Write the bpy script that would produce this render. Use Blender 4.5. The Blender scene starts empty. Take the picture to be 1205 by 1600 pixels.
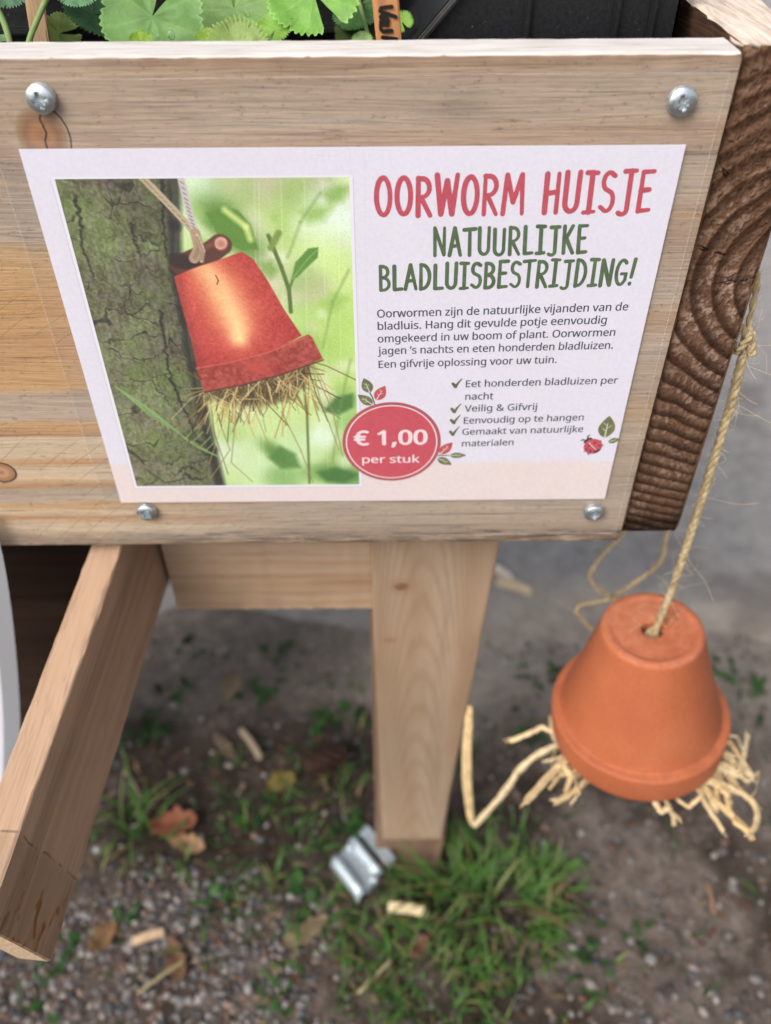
import bpy, bmesh, math, random, os
import numpy as np
from mathutils import Vector, Matrix, noise as mnoise

rng = np.random.default_rng(11)
random.seed(11)
sc = bpy.context.scene
COL = sc.collection
R_ = math.radians

# ------------------------------------------------------------------ camera
CAM_F = 1301.6                      # focal length in photo pixels (1205 x 1600)
CAM_LOC = np.array([0.00864, -0.27251, 0.16496])
CAM_ROT = np.array([[0.99996381, 0.00800224, -0.00288945],
                    [-0.00751351, 0.67126732, -0.74117726],
                    [-0.00399149, 0.74117214, 0.67130315]])
cam = bpy.data.cameras.new('camera')
cam.sensor_fit = 'VERTICAL'
cam.sensor_height = 24.0
cam.lens = CAM_F / 1600 * 24.0
cam.clip_start = 0.005
cam.clip_end = 200
cam.dof.use_dof = True
cam.dof.focus_distance = 0.296
cam.dof.aperture_fstop = 4.5
cam_ob = bpy.data.objects.new('camera', cam)
COL.objects.link(cam_ob)
cam_ob.matrix_world = Matrix.Translation(Vector(CAM_LOC)) @ Matrix(CAM_ROT.tolist()).to_4x4()
sc.camera = cam_ob

# ------------------------------------------------------------------ sky and sun (overcast)
SUN_EL, SUN_AZ = R_(46), R_(222)
world = bpy.data.worlds.new('World')
sc.world = world
world.use_nodes = True
wn = world.node_tree
wn.nodes.clear()
sky = wn.nodes.new('ShaderNodeTexSky')
sky.sky_type = 'NISHITA'
sky.sun_disc = False
sky.sun_elevation = SUN_EL
sky.sun_rotation = SUN_AZ
sky.air_density = 1.0
sky.dust_density = 4.0
sky.ozone_density = 1.0
hs = wn.nodes.new('ShaderNodeHueSaturation')
hs.inputs['Saturation'].default_value = 0.42     # cloud cover greys the blue
bg = wn.nodes.new('ShaderNodeBackground')
bg.inputs['Strength'].default_value = 0.15
wo = wn.nodes.new('ShaderNodeOutputWorld')
wn.links.new(sky.outputs[0], hs.inputs['Color'])
wn.links.new(hs.outputs[0], bg.inputs['Color'])
wn.links.new(bg.outputs[0], wo.inputs['Surface'])

sun = bpy.data.lights.new('sun', 'SUN')
sun.energy = 1.5
sun.angle = R_(35)
sun.color = (1.0, 0.97, 0.93)
sun_ob = bpy.data.objects.new('sun', sun)
COL.objects.link(sun_ob)
# direction towards the sun: azimuth measured like the sky's sun_rotation (0 = +Y, clockwise seen from above)
_d = Vector((math.sin(SUN_AZ) * math.cos(SUN_EL), math.cos(SUN_AZ) * math.cos(SUN_EL), math.sin(SUN_EL)))
sun_ob.rotation_euler = _d.to_track_quat('Z', 'Y').to_euler()
sun_ob.location = (-1, -2, 3)

sc.view_settings.view_transform = 'Standard'
sc.view_settings.look = 'None'
sc.view_settings.gamma = 1
sc.view_settings.exposure = 0.42
sc.render.engine = 'CYCLES'
sc.cycles.max_bounces = 8
sc.cycles.transparent_max_bounces = 12
sc.cycles.use_denoising = True
sc.cycles.caustics_reflective = False
sc.cycles.caustics_refractive = False

# ------------------------------------------------------------------ helpers: measuring
def ray(u, v):
    return CAM_ROT @ np.array([(u - 602.5) / CAM_F, -(v - 800) / CAM_F, -1.0])
def onY(u, v, y=0.0):               # point of the upright plane at depth y seen at photo pixel (u, v)
    d = ray(u, v); return CAM_LOC + d * (y - CAM_LOC[1]) / d[1]
def onZ(u, v, z):                   # the same for a level plane at height z
    d = ray(u, v); return CAM_LOC + d * (z - CAM_LOC[2]) / d[2]
def lin(c):                          # sRGB 0..255 -> linear
    c = np.asarray(c, float) / 255
    return np.where(c <= 0.04045, c / 12.92, ((c + 0.055) / 1.055) ** 2.4)
def L4(*c):
    return tuple(float(x) for x in lin(c)) + (1.0,)

# ------------------------------------------------------------------ helpers: objects
def tag(o, label, cat, group=None, kind=None):
    o['label'] = label
    o['category'] = cat
    if group: o['group'] = group
    if kind: o['kind'] = kind
    return o
def struct(o, kind='structure'):
    o['kind'] = kind
    return o
def empty(name, loc=(0, 0, 0)):
    o = bpy.data.objects.new(name, None)
    o.empty_display_size = 0.02
    o.location = loc
    COL.objects.link(o)
    return o
def mesh_obj(name, verts, faces, mat=None, parent=None, smooth=True, matrix=None, mats=None, midx=None):
    me = bpy.data.meshes.new(name)
    me.from_pydata([tuple(map(float, v)) for v in verts], [], [tuple(map(int, f)) for f in faces])
    me.update()
    if smooth:
        me.polygons.foreach_set('use_smooth', [True] * len(me.polygons))
    if mats:
        for m in mats: me.materials.append(m)
        if midx is not None: me.polygons.foreach_set('material_index', list(map(int, midx)))
    elif mat: me.materials.append(mat)
    o = bpy.data.objects.new(name, me)
    COL.objects.link(o)
    if matrix is not None: o.matrix_world = matrix
    if parent is not None: attach(o, parent)
    return o
def attach(o, parent):
    o.parent = parent
    o.matrix_parent_inverse = wm(parent).inverted()
    return o
def wm(o):                           # world matrix without a depsgraph update
    m = o.matrix_basis.copy()
    if o.parent is not None:
        m = wm(o.parent) @ o.matrix_parent_inverse @ m
    return m
def color_attr(o, cols, name='col'):  # per-vertex colours, linear
    a = o.data.color_attributes.new(name, 'FLOAT_COLOR', 'POINT')
    c = np.ones((len(o.data.vertices), 4), np.float32)
    cols = np.asarray(cols, np.float32)
    c[:, :cols.shape[1]] = cols
    a.data.foreach_set('color', c.ravel())
def snoise(n, scale, amp, seed=0):    # smooth 1-D noise with n samples
    r = np.random.default_rng(seed)
    k = max(4, int(n / scale) + 3)
    return np.interp(np.linspace(0, k - 1, n), np.arange(k), r.normal(size=k)) * amp
def vnoise(h, w, cy, cx, seed, octaves=4):   # smooth 2-D value noise 0..1, cells of cy x cx samples
    r = np.random.default_rng(seed)
    out = np.zeros((h, w)); amp = 1; tot = 0
    for o in range(octaves):
        gy, gx = max(2, int(h / cy) + 3), max(2, int(w / cx) + 3)
        g = r.random((gy, gx))
        y = np.linspace(0, gy - 1.001, h); x = np.linspace(0, gx - 1.001, w)
        yi, xi = y.astype(int), x.astype(int)
        fy = (y - yi); fx = (x - xi)
        fy = fy * fy * (3 - 2 * fy); fx = fx * fx * (3 - 2 * fx)
        a = g[yi][:, xi] * (1 - fx) + g[yi][:, np.minimum(xi + 1, gx - 1)] * fx
        b = g[np.minimum(yi + 1, gy - 1)][:, xi] * (1 - fx) + g[np.minimum(yi + 1, gy - 1)][:, np.minimum(xi + 1, gx - 1)] * fx
        out += amp * (a * (1 - fy)[:, None] + b * fy[:, None]); tot += amp
        amp *= 0.5; cy = max(1.0, cy / 2); cx = max(1.0, cx / 2)
    return out / tot

def board(name, length, width, thick, mat, matrix, parent=None, bevel=0.0012, seg=80, rough=0.0003, seed=1, taper=None):
    """A plank: long axis local X (0..length), width local Y (centred), thickness local Z (centred), softened uneven edges."""
    prof = []
    w, t, b = width / 2, thick / 2, bevel
    for cx, cz, a0 in ((w - b, t - b, 0), (-w + b, t - b, 90), (-w + b, -t + b, 180), (w - b, -t + b, 270)):
        for k in range(4):
            a = R_(a0 + 30 * k)
            prof.append((cx + b * math.cos(a), cz + b * math.sin(a)))
    # a few points along the wide faces so that they can undulate
    full = []
    for i, p in enumerate(prof):
        full.append(p)
        q = prof[(i + 1) % len(prof)]
        if math.hypot(p[0] - q[0], p[1] - q[1]) > 3 * b:
            for f in (0.03, 0.2, 0.5, 0.8, 0.97):
                full.append((p[0] + (q[0] - p[0]) * f, p[1] + (q[1] - p[1]) * f))
    n = len(full); V = []; F = []
    nz = [(snoise(seg + 1, 3, rough, seed * 97 + i), snoise(seg + 1, 3, rough, seed * 131 + i)) for i in range(n)]
    for s in range(seg + 1):
        x = length * s / seg
        for i, (y, z) in enumerate(full):
            if taper:
                y0, y1 = taper(s / seg)
                y = y0 + (y + w) / width * (y1 - y0)
            V.append((x, y + nz[i][0][s], z + nz[i][1][s]))
    for s in range(seg):
        for i in range(n):
            j = (i + 1) % n
            F.append((s * n + i, s * n + j, (s + 1) * n + j, (s + 1) * n + i))
    for s, fl in ((0, True), (seg, False)):
        base = len(V)
        bx = 0 if s == 0 else length
        off = -b * .6 if s == 0 else b * .6
        for i in range(n):
            p = V[s * n + i]
            cy, cz = 0, 0
            k = 0.985
            V.append((bx + off, p[1] * k, p[2] * k))
        for i in range(n):
            j = (i + 1) % n
            f = (s * n + i, base + i, base + j, s * n + j)
            F.append(f if not fl else f[::-1])
        F.append(tuple(range(base, base + n)) if not fl else tuple(range(base + n - 1, base - 1, -1)))
    F = [f[::-1] for f in F]
    o = mesh_obj(name, V, F, mat, None, True, matrix)
    o.data.validate()
    bm = bmesh.new(); bm.from_mesh(o.data); bmesh.ops.recalc_face_normals(bm, faces=bm.faces); bm.to_mesh(o.data); bm.free()
    try: o.data.set_sharp_from_angle(angle=R_(50))
    except Exception: pass
    if parent is not None: attach(o, parent)
    return o
def frame(origin, ex, ey):            # matrix with local X along ex, local Y along ey
    ex = Vector(ex).normalized(); ey = Vector(ey)
    ez = ex.cross(ey).normalized(); ey = ez.cross(ex)
    m = Matrix((ex, ey, ez)).transposed().to_4x4()
    m.translation = Vector(origin)
    return m

def tube_geo(pts, radii, sides=8, flat=1.0, V=None, F=None, cap=True, wide=None):
    """Swept tube through pts; appended to V, F."""
    V = [] if V is None else V; F = [] if F is None else F
    pts = [Vector(p) for p in pts]; n = len(pts)
    if not hasattr(radii, '__len__'): radii = [radii] * n
    base = len(V); ref = None
    for i in range(n):
        t = (pts[min(i + 1, n - 1)] - pts[max(i - 1, 0)])
        if t.length < 1e-9: t = Vector((0, 0, 1))
        t.normalize()
        if ref is None:
            ref = t.orthogonal().normalized() if wide is None or t.cross(Vector(wide)).length < 1e-4 else t.cross(Vector(wide)).normalized()
        ref = (ref - t * ref.dot(t))
        if ref.length < 1e-6: ref = t.orthogonal()
        ref.normalize(); b = t.cross(ref)
        for k in range(sides):
            a = 2 * math.pi * k / sides
            V.append(pts[i] + ref * (radii[i] * math.cos(a)) + b * (radii[i] * flat * math.sin(a)))
    for i in range(n - 1):
        for k in range(sides):
            k2 = (k + 1) % sides
            F.append((base + i * sides + k, base + i * sides + k2, base + (i + 1) * sides + k2, base + (i + 1) * sides + k))
    if cap:
        F.append(tuple(base + k for k in range(sides))[::-1])
        F.append(tuple(base + (n - 1) * sides + k for k in range(sides)))
    return V, F
def spline(pts, n):                   # Catmull-Rom resample
    P = [np.array(p, float) for p in pts]
    P = [2 * P[0] - P[1]] + P + [2 * P[-1] - P[-2]]
    out = []; m = len(P) - 3
    for i in range(n):
        t = i / (n - 1) * m; k = min(int(t), m - 1); f = t - k
        a, b, c, d = P[k:k + 4]
        out.append(0.5 * ((2 * b) + (c - a) * f + (2 * a - 5 * b + 4 * c - d) * f * f + (3 * b - a - 3 * c + d) * f ** 3))
    return out

# ------------------------------------------------------------------ helpers: node materials
class NT:
    def __init__(self, name, rough=0.7, spec=0.3):
        self.m = bpy.data.materials.new(name)
        self.m.use_nodes = True
        self.t = self.m.node_tree
        self.t.nodes.clear()
        self.out = self.t.nodes.new('ShaderNodeOutputMaterial')
        self.b = self.t.nodes.new('ShaderNodeBsdfPrincipled')
        self.b.inputs['Roughness'].default_value = rough
        self.b.inputs['Specular IOR Level'].default_value = spec
        self.t.links.new(self.b.outputs[0], self.out.inputs[0])
        self._obj = None
    def set(self, sock, v):
        if isinstance(v, bpy.types.NodeSocket): self.t.links.new(v, sock)
        elif v is not None:
            if isinstance(v, (tuple, list)) and hasattr(sock.default_value, '__len__'):
                v = tuple(v)[:len(sock.default_value)]
            sock.default_value = v
    def n(self, typ, ins=None, out=0, **props):
        nd = self.t.nodes.new('ShaderNode' + typ)
        for k, v in props.items(): setattr(nd, k, v)
        for k, v in (ins or {}).items(): self.set(nd.inputs[k], v)
        return nd.outputs[out]
    def obj(self):
        if self._obj is None: self._obj = self.n('TexCoord', out='Object')
        return self._obj
    def map(self, scale=(1, 1, 1), loc=(0, 0, 0), rot=(0, 0, 0), vec=None):
        return self.n('Mapping', {'Vector': vec or self.obj(), 'Scale': scale, 'Location': loc, 'Rotation': rot})
    def noise(self, vec, scale=1.0, detail=3.0, rough=0.55, dist=0.0, out=0):
        return self.n('TexNoise', {'Vector': vec, 'Scale': scale, 'Detail': detail, 'Roughness': rough, 'Distortion': dist}, out=out)
    def math(self, op, a, b=0.0, c=None, clamp=False):
        nd = self.t.nodes.new('ShaderNodeMath'); nd.operation = op; nd.use_clamp = clamp
        self.set(nd.inputs[0], a); self.set(nd.inputs[1], b)
        if c is not None: self.set(nd.inputs[2], c)
        return nd.outputs[0]
    def ramp(self, fac, stops, interp='LINEAR'):
        nd = self.t.nodes.new('ShaderNodeValToRGB'); nd.color_ramp.interpolation = interp
        el = nd.color_ramp.elements
        while len(el) > 1: el.remove(el[-1])
        for i, (p, c) in enumerate(stops):
            if not hasattr(c, '__len__'): c = (c, c, c, 1)
            e = el[0] if i == 0 else el.new(p)
            e.position = p; e.color = c
        self.set(nd.inputs[0], fac)
        return nd.outputs[0]
    def mix(self, fac, a, b, blend='MIX'):
        nd = self.t.nodes.new('ShaderNodeMix'); nd.data_type = 'RGBA'; nd.blend_type = blend
        self.set(nd.inputs[0], fac); self.set(nd.inputs[6], a); self.set(nd.inputs[7], b)
        return nd.outputs[2]
    def sep(self, vec=None):
        nd = self.t.nodes.new('ShaderNodeSeparateXYZ'); self.set(nd.inputs[0], vec or self.obj()); return nd.outputs
    def comb(self, x, y, z):
        nd = self.t.nodes.new('ShaderNodeCombineXYZ')
        for i, v in enumerate((x, y, z)): self.set(nd.inputs[i], v)
        return nd.outputs[0]
    def step(self, v, lo, hi):        # smooth 0..1 between lo and hi
        nd = self.t.nodes.new('ShaderNodeMapRange'); nd.interpolation_type = 'SMOOTHSTEP'
        self.set(nd.inputs[0], v); nd.inputs[1].default_value = lo; nd.inputs[2].default_value = hi
        return nd.outputs[0]
    def color(self, c): self.set(self.b.inputs['Base Color'], c)
    def rough(self, r): self.set(self.b.inputs['Roughness'], r)
    def bump(self, h, strength=0.3, dist=0.001):
        nd = self.t.nodes.new('ShaderNodeBump')
        nd.inputs['Strength'].default_value = strength; nd.inputs['Distance'].default_value = dist
        self.set(nd.inputs['Height'], h)
        self.t.links.new(nd.outputs[0], self.b.inputs['Normal'])
def plain(name, rgb, rough=0.6, spec=0.3, var=0.0, vscale=200.0, metal=0.0):
    g = NT(name, rough, spec)
    c = L4(*rgb)
    if var:
        nz = g.noise(g.map(), vscale, 3)
        lo = tuple(x * (1 - var) for x in c[:3]) + (1,); hi = tuple(min(1, x * (1 + var)) for x in c[:3]) + (1,)
        g.color(g.ramp(nz, [(0.3, lo), (0.7, hi)]))
    else: g.color(c)
    g.b.inputs['Metallic'].default_value = metal
    return g.m
def attr_mat(name, rough=0.7, spec=0.2, var=0.0, vscale=300.0, transl=0.0):
    g = NT(name, rough, spec)
    c = g.n('Attribute', attribute_name='col')
    if var:
        nz = g.noise(g.map(), vscale, 3)
        c = g.mix(1.0, c, g.ramp(nz, [(0.25, 1 - var), (0.75, 1 + var)]), 'MULTIPLY')
    g.color(c)
    if transl:
        tr = g.n('BsdfTranslucent', {'Color': c}); mx = g.n('MixShader', {0: transl, 1: g.b.outputs[0], 2: tr})
        g.t.links.new(mx, g.out.inputs[0])
    return g.m

# ------------------------------------------------------------------ wood
def pine(name, stops, cross=70.0, long=2.2, fiber=900.0, knots=(), rough=0.75, bump=0.35, pore=0.25, seed=0.0, edit=None):
    """Planed wood with its grain along local X."""
    g = NT(name, rough, 0.25)
    co = g.obj()
    warp = g.noise(g.map((long * 2, 14, 14), (seed, seed * .7, 0)), 1.0, 2)
    w = g.math('MULTIPLY', g.math('SUBTRACT', warp, 0.5), 0.022)
    x, y, z = g.sep()
    yy = g.math('ADD', y, w); zz = g.math('ADD', z, w)
    kmask = None
    for (kx, ky, kr) in knots:          # grain flows round a knot
        dx = g.math('MULTIPLY', g.math('SUBTRACT', x, kx), 0.55)
        dy = g.math('SUBTRACT', y, ky)
        d = g.math('SQRT', g.math('ADD', g.math('MULTIPLY', dx, dx), g.math('MULTIPLY', dy, dy)))
        push = g.math('DIVIDE', kr * kr * 1.1, g.math('ADD', d, kr * 0.8))
        sgn = g.math('DIVIDE', dy, g.math('ADD', g.math('ABSOLUTE', dy), 0.002))
        yy = g.math('SUBTRACT', yy, g.math('MULTIPLY', push, sgn))
    v = g.comb(g.math('MULTIPLY', x, long), g.math('MULTIPLY', yy, cross), g.math('MULTIPLY', zz, cross))
    band = g.noise(v, 1.0, 2.5, 0.6)
    fib = g.noise(g.comb(g.math('MULTIPLY', x, 28), g.math('MULTIPLY', yy, fiber), g.math('MULTIPLY', zz, fiber)), 1.0, 2)
    fac = g.math('ADD', g.math('MULTIPLY', band, 0.85), g.math('MULTIPLY', fib, 0.22))
    c = g.ramp(fac, stops)
    dark = g.ramp(fib, [(0.3, 1 - pore), (0.52, 1.0)])
    c = g.mix(1.0, c, dark, 'MULTIPLY')
    big = g.noise(g.map((3, 16, 16), (3 + seed, 1, 0)), 1.0, 3)
    c = g.mix(1.0, c, g.ramp(big, [(0.3, 0.86), (0.7, 1.08)]), 'MULTIPLY')
    for (kx, ky, kr) in knots:
        wob = g.math('MULTIPLY', g.math('SUBTRACT', g.noise(g.map(), 160, 2), 0.5), kr * 0.6)
        dx = g.math('MULTIPLY', g.math('SUBTRACT', x, kx), 0.8)
        dy = g.math('SUBTRACT', y, ky)
        d = g.math('ADD', g.math('SQRT', g.math('ADD', g.math('MULTIPLY', dx, dx), g.math('MULTIPLY', dy, dy))), wob)
        ringc = g.ramp(g.math('DIVIDE', d, kr), [(0.0, L4(120, 82, 55)), (0.5, L4(150, 108, 74)), (0.85, L4(110, 74, 50)), (1.0, L4(60, 42, 32))])
        c = g.mix(g.step(d, kr * 1.12, kr * 0.92), c, ringc)
    if edit: c = edit(g, c, x, y, z, fib, band)
    g.color(c)
    g.bump(g.math('ADD', fib, g.math('MULTIPLY', band, 0.5)), bump, 0.0006)
    return g.m

# =================================================================== GROUND
GZ = -0.530
def warp_axis(n, near, far, c=0.0):
    t = np.linspace(-1, 1, n)
    k = 6.2
    return c + np.sign(t) * (np.sinh(np.abs(t) * k) / np.sinh(k)) * far + t * near
gx = warp_axis(241, 0.75, 40, 0.05); gy = warp_axis(241, 0.75, 40, 0.3)
X, Y = np.meshgrid(gx, gy)
def gheight(x, y):
    return (0.006 * mnoise.noise(Vector((x * 9, y * 9, 1.3))) + 0.003 * mnoise.noise(Vector((x * 30, y * 30, 4)))
            + 0.0015 * mnoise.noise(Vector((x * 80, y * 80, 7))))
V = [(x, y, GZ + gheight(x, y)) for x, y in zip(X.ravel(), Y.ravel())]
n = 241
F = [(j * n + i, j * n + i + 1, (j + 1) * n + i + 1, (j + 1) * n + i) for j in range(n - 1) for i in range(n - 1)]
g = NT('soil', 0.95, 0.1)
co = g.obj()
n1 = g.noise(g.map((9, 9, 9)), 1, 4); n2 = g.noise(g.map((60, 60, 60)), 1, 4, 0.65); n3 = g.noise(g.map((420, 420, 420)), 1, 3, 0.7)
c = g.ramp(g.math('ADD', g.math('MULTIPLY', n2, 0.6), g.math('MULTIPLY', n3, 0.4)),
           [(0.3, L4(42, 35, 30)), (0.48, L4(78, 69, 62)), (0.6, L4(104, 93, 85)), (0.75, L4(130, 120, 111))])
c = g.mix(g.step(n1, 0.45, 0.62), c, g.ramp(n3, [(0.3, L4(40, 34, 28)), (0.7, L4(72, 62, 54))]))
vor = g.n('TexVoronoi', {'Vector': g.map((190, 190, 190)), 'Scale': 1.0}, out='Color')
vd = g.n('TexVoronoi', {'Vector': g.map((190, 190, 190)), 'Scale': 1.0}, out='Distance')
vs = g.n('SeparateColor', {0: vor}, out=0)
c = g.mix(g.math('MULTIPLY', g.step(vs, 0.62, 0.7), g.step(vd, 0.5, 0.3)), c, g.ramp(vs, [(0.6, L4(84, 78, 75)), (0.85, L4(108, 92, 83)), (1.0, L4(128, 123, 120))]))
gx_, gy_, gz_ = g.sep()
yw = g.math('ADD', gy_, g.math('MULTIPLY', g.math('SUBTRACT', g.noise(g.map((6, 6, 6), (4, 1, 0)), 1, 4), 0.5), 0.16))
dust = g.ramp(g.math('ADD', g.math('MULTIPLY', n2, 0.5), g.math('MULTIPLY', n3, 0.5)), [(0.3, L4(128, 119, 110)), (0.7, L4(178, 167, 156))])
vm = g.math('MULTIPLY', g.step(yw, 0.14, 0.25), g.math('MULTIPLY_ADD', g.step(gx_, -0.05, 0.06), 0.6, 0.35))
c = g.mix(vm, c, dust)
c = g.mix(g.math('MULTIPLY', g.step(gx_, 0.08, 0.2), g.math('MULTIPLY', g.step(n1, 0.6, 0.4), 0.55)), c, g.ramp(n2, [(0.3, L4(92, 82, 75)), (0.7, L4(136, 124, 115))]))
under_dark = g.math('MULTIPLY', g.math('MULTIPLY', g.step(gx_, 0.10, 0.0), g.step(gx_, -0.30, -0.18)), g.math('MULTIPLY', g.step(yw, 0.01, 0.07), g.step(yw, 0.24, 0.16)))
c = g.mix(g.math('MULTIPLY', under_dark, 0.7), c, g.ramp(n2, [(0.3, L4(34, 27, 23)), (0.7, L4(66, 55, 48))]))  # soil mixed towards a darker brown in a zone below the planter
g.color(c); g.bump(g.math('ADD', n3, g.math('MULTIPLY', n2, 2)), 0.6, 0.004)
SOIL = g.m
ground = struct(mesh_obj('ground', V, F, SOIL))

# asphalt path with a sandy worn verge, its front edge sinking under the soil
g = NT('asphalt', 0.9, 0.15)
x, y, z = g.sep()
n1 = g.noise(g.map((7, 7, 7)), 1, 4); n2 = g.noise(g.map((40, 40, 40), (1, 2, 3)), 1, 4, 0.65); n3 = g.noise(g.map((500, 500, 500)), 1, 3, 0.7)
asp = g.ramp(g.math('ADD', g.math('MULTIPLY', n2, 0.55), g.math('MULTIPLY', n3, 0.45)),
             [(0.3, L4(112, 109, 108)), (0.5, L4(144, 140, 137)), (0.7, L4(166, 160, 155))])
sand = g.ramp(g.math('ADD', g.math('MULTIPLY', n2, 0.5), g.math('MULTIPLY', n3, 0.5)), [(0.3, L4(142, 132, 122)), (0.7, L4(186, 175, 162))])
edge = g.math('ADD', y, g.math('MULTIPLY', g.math('SUBTRACT', n1, 0.5), 0.16))
sandm = g.math('MULTIPLY', g.step(edge, 0.40, 0.31), g.step(x, 0.02, 0.12))
c = g.mix(sandm, asp, sand)
c = g.mix(g.math('MULTIPLY', g.step(edge, 0.36, 0.27), 0.8), c, g.ramp(n2, [(0.3, L4(118, 109, 101)), (0.7, L4(160, 149, 139))]))
c = g.mix(g.math('MULTIPLY', g.step(n1, 0.55, 0.7), 0.5), c, L4(92, 82, 75))
g.color(c); g.bump(g.math('ADD', n3, n2), 0.5, 0.002)
px = warp_axis(161, 0.8, 40, 0.1)
V = []; F = []
py = [0.0, 0.012, 0.03, 0.06, 0.1, 0.15, 0.22, 0.3, 0.42, 0.6, 0.85, 1.2, 1.8, 3, 6, 15, 38]
for j, d in enumerate(py):
    for xx in px:
        e0 = 0.262 + 0.045 * mnoise.noise(Vector((xx * 5, 2.1, 0))) + 0.03 * mnoise.noise(Vector((xx * 17, 7.1, 0))) + 0.016 * mnoise.noise(Vector((xx * 55, 1.1, 0))) + (0.05 if xx < 0.05 else 0) * min(1, (0.05 - xx) * 6)
        zz = GZ + gheight(xx, e0 + d) + (-0.010, -0.003, 0.002, 0.005)[min(j, 3)]
        V.append((xx, e0 + d, zz))
m_ = len(px)
F = [(j * m_ + i, j * m_ + i + 1, (j + 1) * m_ + i + 1, (j + 1) * m_ + i) for j in range(len(py) - 1) for i in range(m_ - 1)]
struct(mesh_obj('path', V, F, g.m))

# =================================================================== PLANTER CART
cart = tag(empty('planter_cart', (0.0, 0.2, GZ)), 'weathered pine planter box on legs with a handle plank sticking out at lower left', 'planter cart')

k1 = onY(66, 214); k2 = onY(2, 738)
def fb_edit(g, c, x, y, z, fib, band):
    # x local = world x + 0.45, y local = world z + 0.0005
    wob = g.math('MULTIPLY', g.math('SUBTRACT', g.noise(g.map((4, 40, 1)), 1, 3), 0.5), 0.016)
    yw = g.math('ADD', y, wob)
    f = g.math('MULTIPLY_ADD', yw, 5.0, 0.5)          # 0 at the bottom edge, 1 at the top
    gray, gray2 = L4(172, 155, 139), L4(156, 139, 123)
    warm, warm2, pale = L4(188, 146, 98), L4(172, 126, 84), L4(200, 180, 152)
    left = g.ramp(f, [(0.0, gray2), (0.05, pale), (0.085, warm2), (0.1, pale), (0.125, warm), (0.14, gray), (0.175, gray2), (0.19, warm2), (0.205, pale),
                      (0.235, pale), (0.245, warm2), (0.262, pale), (0.30, pale), (0.312, warm2), (0.345, warm), (0.36, gray), (0.42, gray), (0.435, warm), (0.52, L4(180, 134, 86)),
                      (0.66, warm), (0.70, L4(182, 150, 110)), (0.72, gray), (0.80, gray2), (0.9, L4(166, 140, 118)), (1.0, gray2)])
    right = g.ramp(f, [(0.0, L4(110, 92, 76)), (0.05, gray2), (0.12, gray), (0.2, gray2), (0.3, gray), (0.36, L4(172, 142, 112)), (0.4, gray2), (0.5, gray), (0.56, L4(170, 136, 106)), (0.6, gray),
                       (0.68, gray2), (0.76, L4(164, 132, 106)), (0.79, gray), (0.85, gray2), (0.885, L4(160, 128, 104)), (0.91, gray), (0.96, gray2), (1.0, L4(150, 122, 98))])
    wx = g.math('ADD', x, g.math('MULTIPLY', wob, 4.0))
    zone = g.mix(g.step(wx, 0.34, 0.43), left, right)
    c = g.mix(0.72, c, zone)
    # fine fibres and specks of grey weathering
    c = g.mix(1.0, c, g.ramp(fib, [(0.28, 0.84), (0.5, 1.0), (0.8, 1.04)]), 'MULTIPLY')
    fz_ = g.noise(g.map((150, 1500, 300), (9, 0, 0)), 1, 3, 0.75)
    c = g.mix(1.0, c, g.ramp(fz_, [(0.3, 0.86), (0.5, 1.0), (0.7, 1.08)]), 'MULTIPLY')
    sp = g.noise(g.map((420, 800, 500)), 1, 2, 0.7)
    c = g.mix(1.0, c, g.ramp(sp, [(0.28, 0.62), (0.4, 1.0)]), 'MULTIPLY')
    bl = g.noise(g.map((16, 75, 20), (4, 0, 0)), 1, 4, 0.65)
    c = g.mix(g.math('MULTIPLY', g.step(bl, 0.58, 0.75), 0.35), c, L4(112, 98, 90))
    # grain cracks: thin dark lines along the board
    ln = g.noise(g.map((5, 330, 1), (0, 3, 0)), 1, 1)
    c = g.mix(g.math('MULTIPLY', g.step(g.math('ABSOLUTE', g.math('SUBTRACT', ln, 0.5)), 0.012, 0.002), 0.45), c, L4(96, 70, 52))
    # circular-saw marks: slanting, slightly curved scores
    dx = g.math('SUBTRACT', x, 0.62); dy = g.math('SUBTRACT', y, -0.42)
    rad = g.math('SQRT', g.math('ADD', g.math('MULTIPLY', dx, dx), g.math('MULTIPLY', dy, dy)))
    fr = g.math('FRACT', g.math('MULTIPLY_ADD', g.noise(g.map((30, 30, 1)), 1, 1), 0.25, g.math('MULTIPLY', rad, 145)))
    gate = g.noise(g.map((22, 26, 1), (7, 7, 0)), 1, 2)
    sm = g.math('MULTIPLY', g.step(fr, 0.055, 0.0), g.step(gate, 0.47, 0.62))
    sm = g.math('MULTIPLY', sm, g.math('MULTIPLY', g.step(y, 0.05, 0.0), g.step(x, 0.42, 0.36)))
    c = g.mix(g.math('MULTIPLY', sm, 0.75), c, L4(88, 76, 62))
    # knot with cracks under the upper left screw
    kx, ky = k1[0] + 0.45, k1[2] + 0.0005
    ddx = g.math('SUBTRACT', x, kx); ddy = g.math('SUBTRACT', y, ky)
    dk = g.math('SQRT', g.math('ADD', g.math('MULTIPLY', g.math('MULTIPLY', ddx, ddx), 1.25), g.math('MULTIPLY', ddy, ddy)))
    dk = g.math('ADD', dk, g.math('MULTIPLY', wob, 0.15))
    c = g.mix(g.step(dk, 0.0100, 0.0082), c, g.ramp(g.math('MULTIPLY', dk, 100), [(0.0, L4(146, 98, 62)), (0.35, L4(160, 112, 74)), (0.6, L4(132, 96, 68)), (0.85, L4(150, 118, 88))]))
    cr = g.math('ABSOLUTE', g.math('SUBTRACT', ddx, g.math('MULTIPLY_ADD', g.noise(g.map((1, 160, 1)), 1, 2), 0.004, -0.001)))
    crm = g.math('MULTIPLY', g.step(cr, 0.0005, 0.0002), g.step(g.math('ABSOLUTE', ddy), 0.0105, 0.009))
    rim = g.math('MULTIPLY', g.step(g.math('ABSOLUTE', g.math('SUBTRACT', dk, 0.0101)), 0.0005, 0.0001), g.step(ddx, 0.0015, 0.003))
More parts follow.
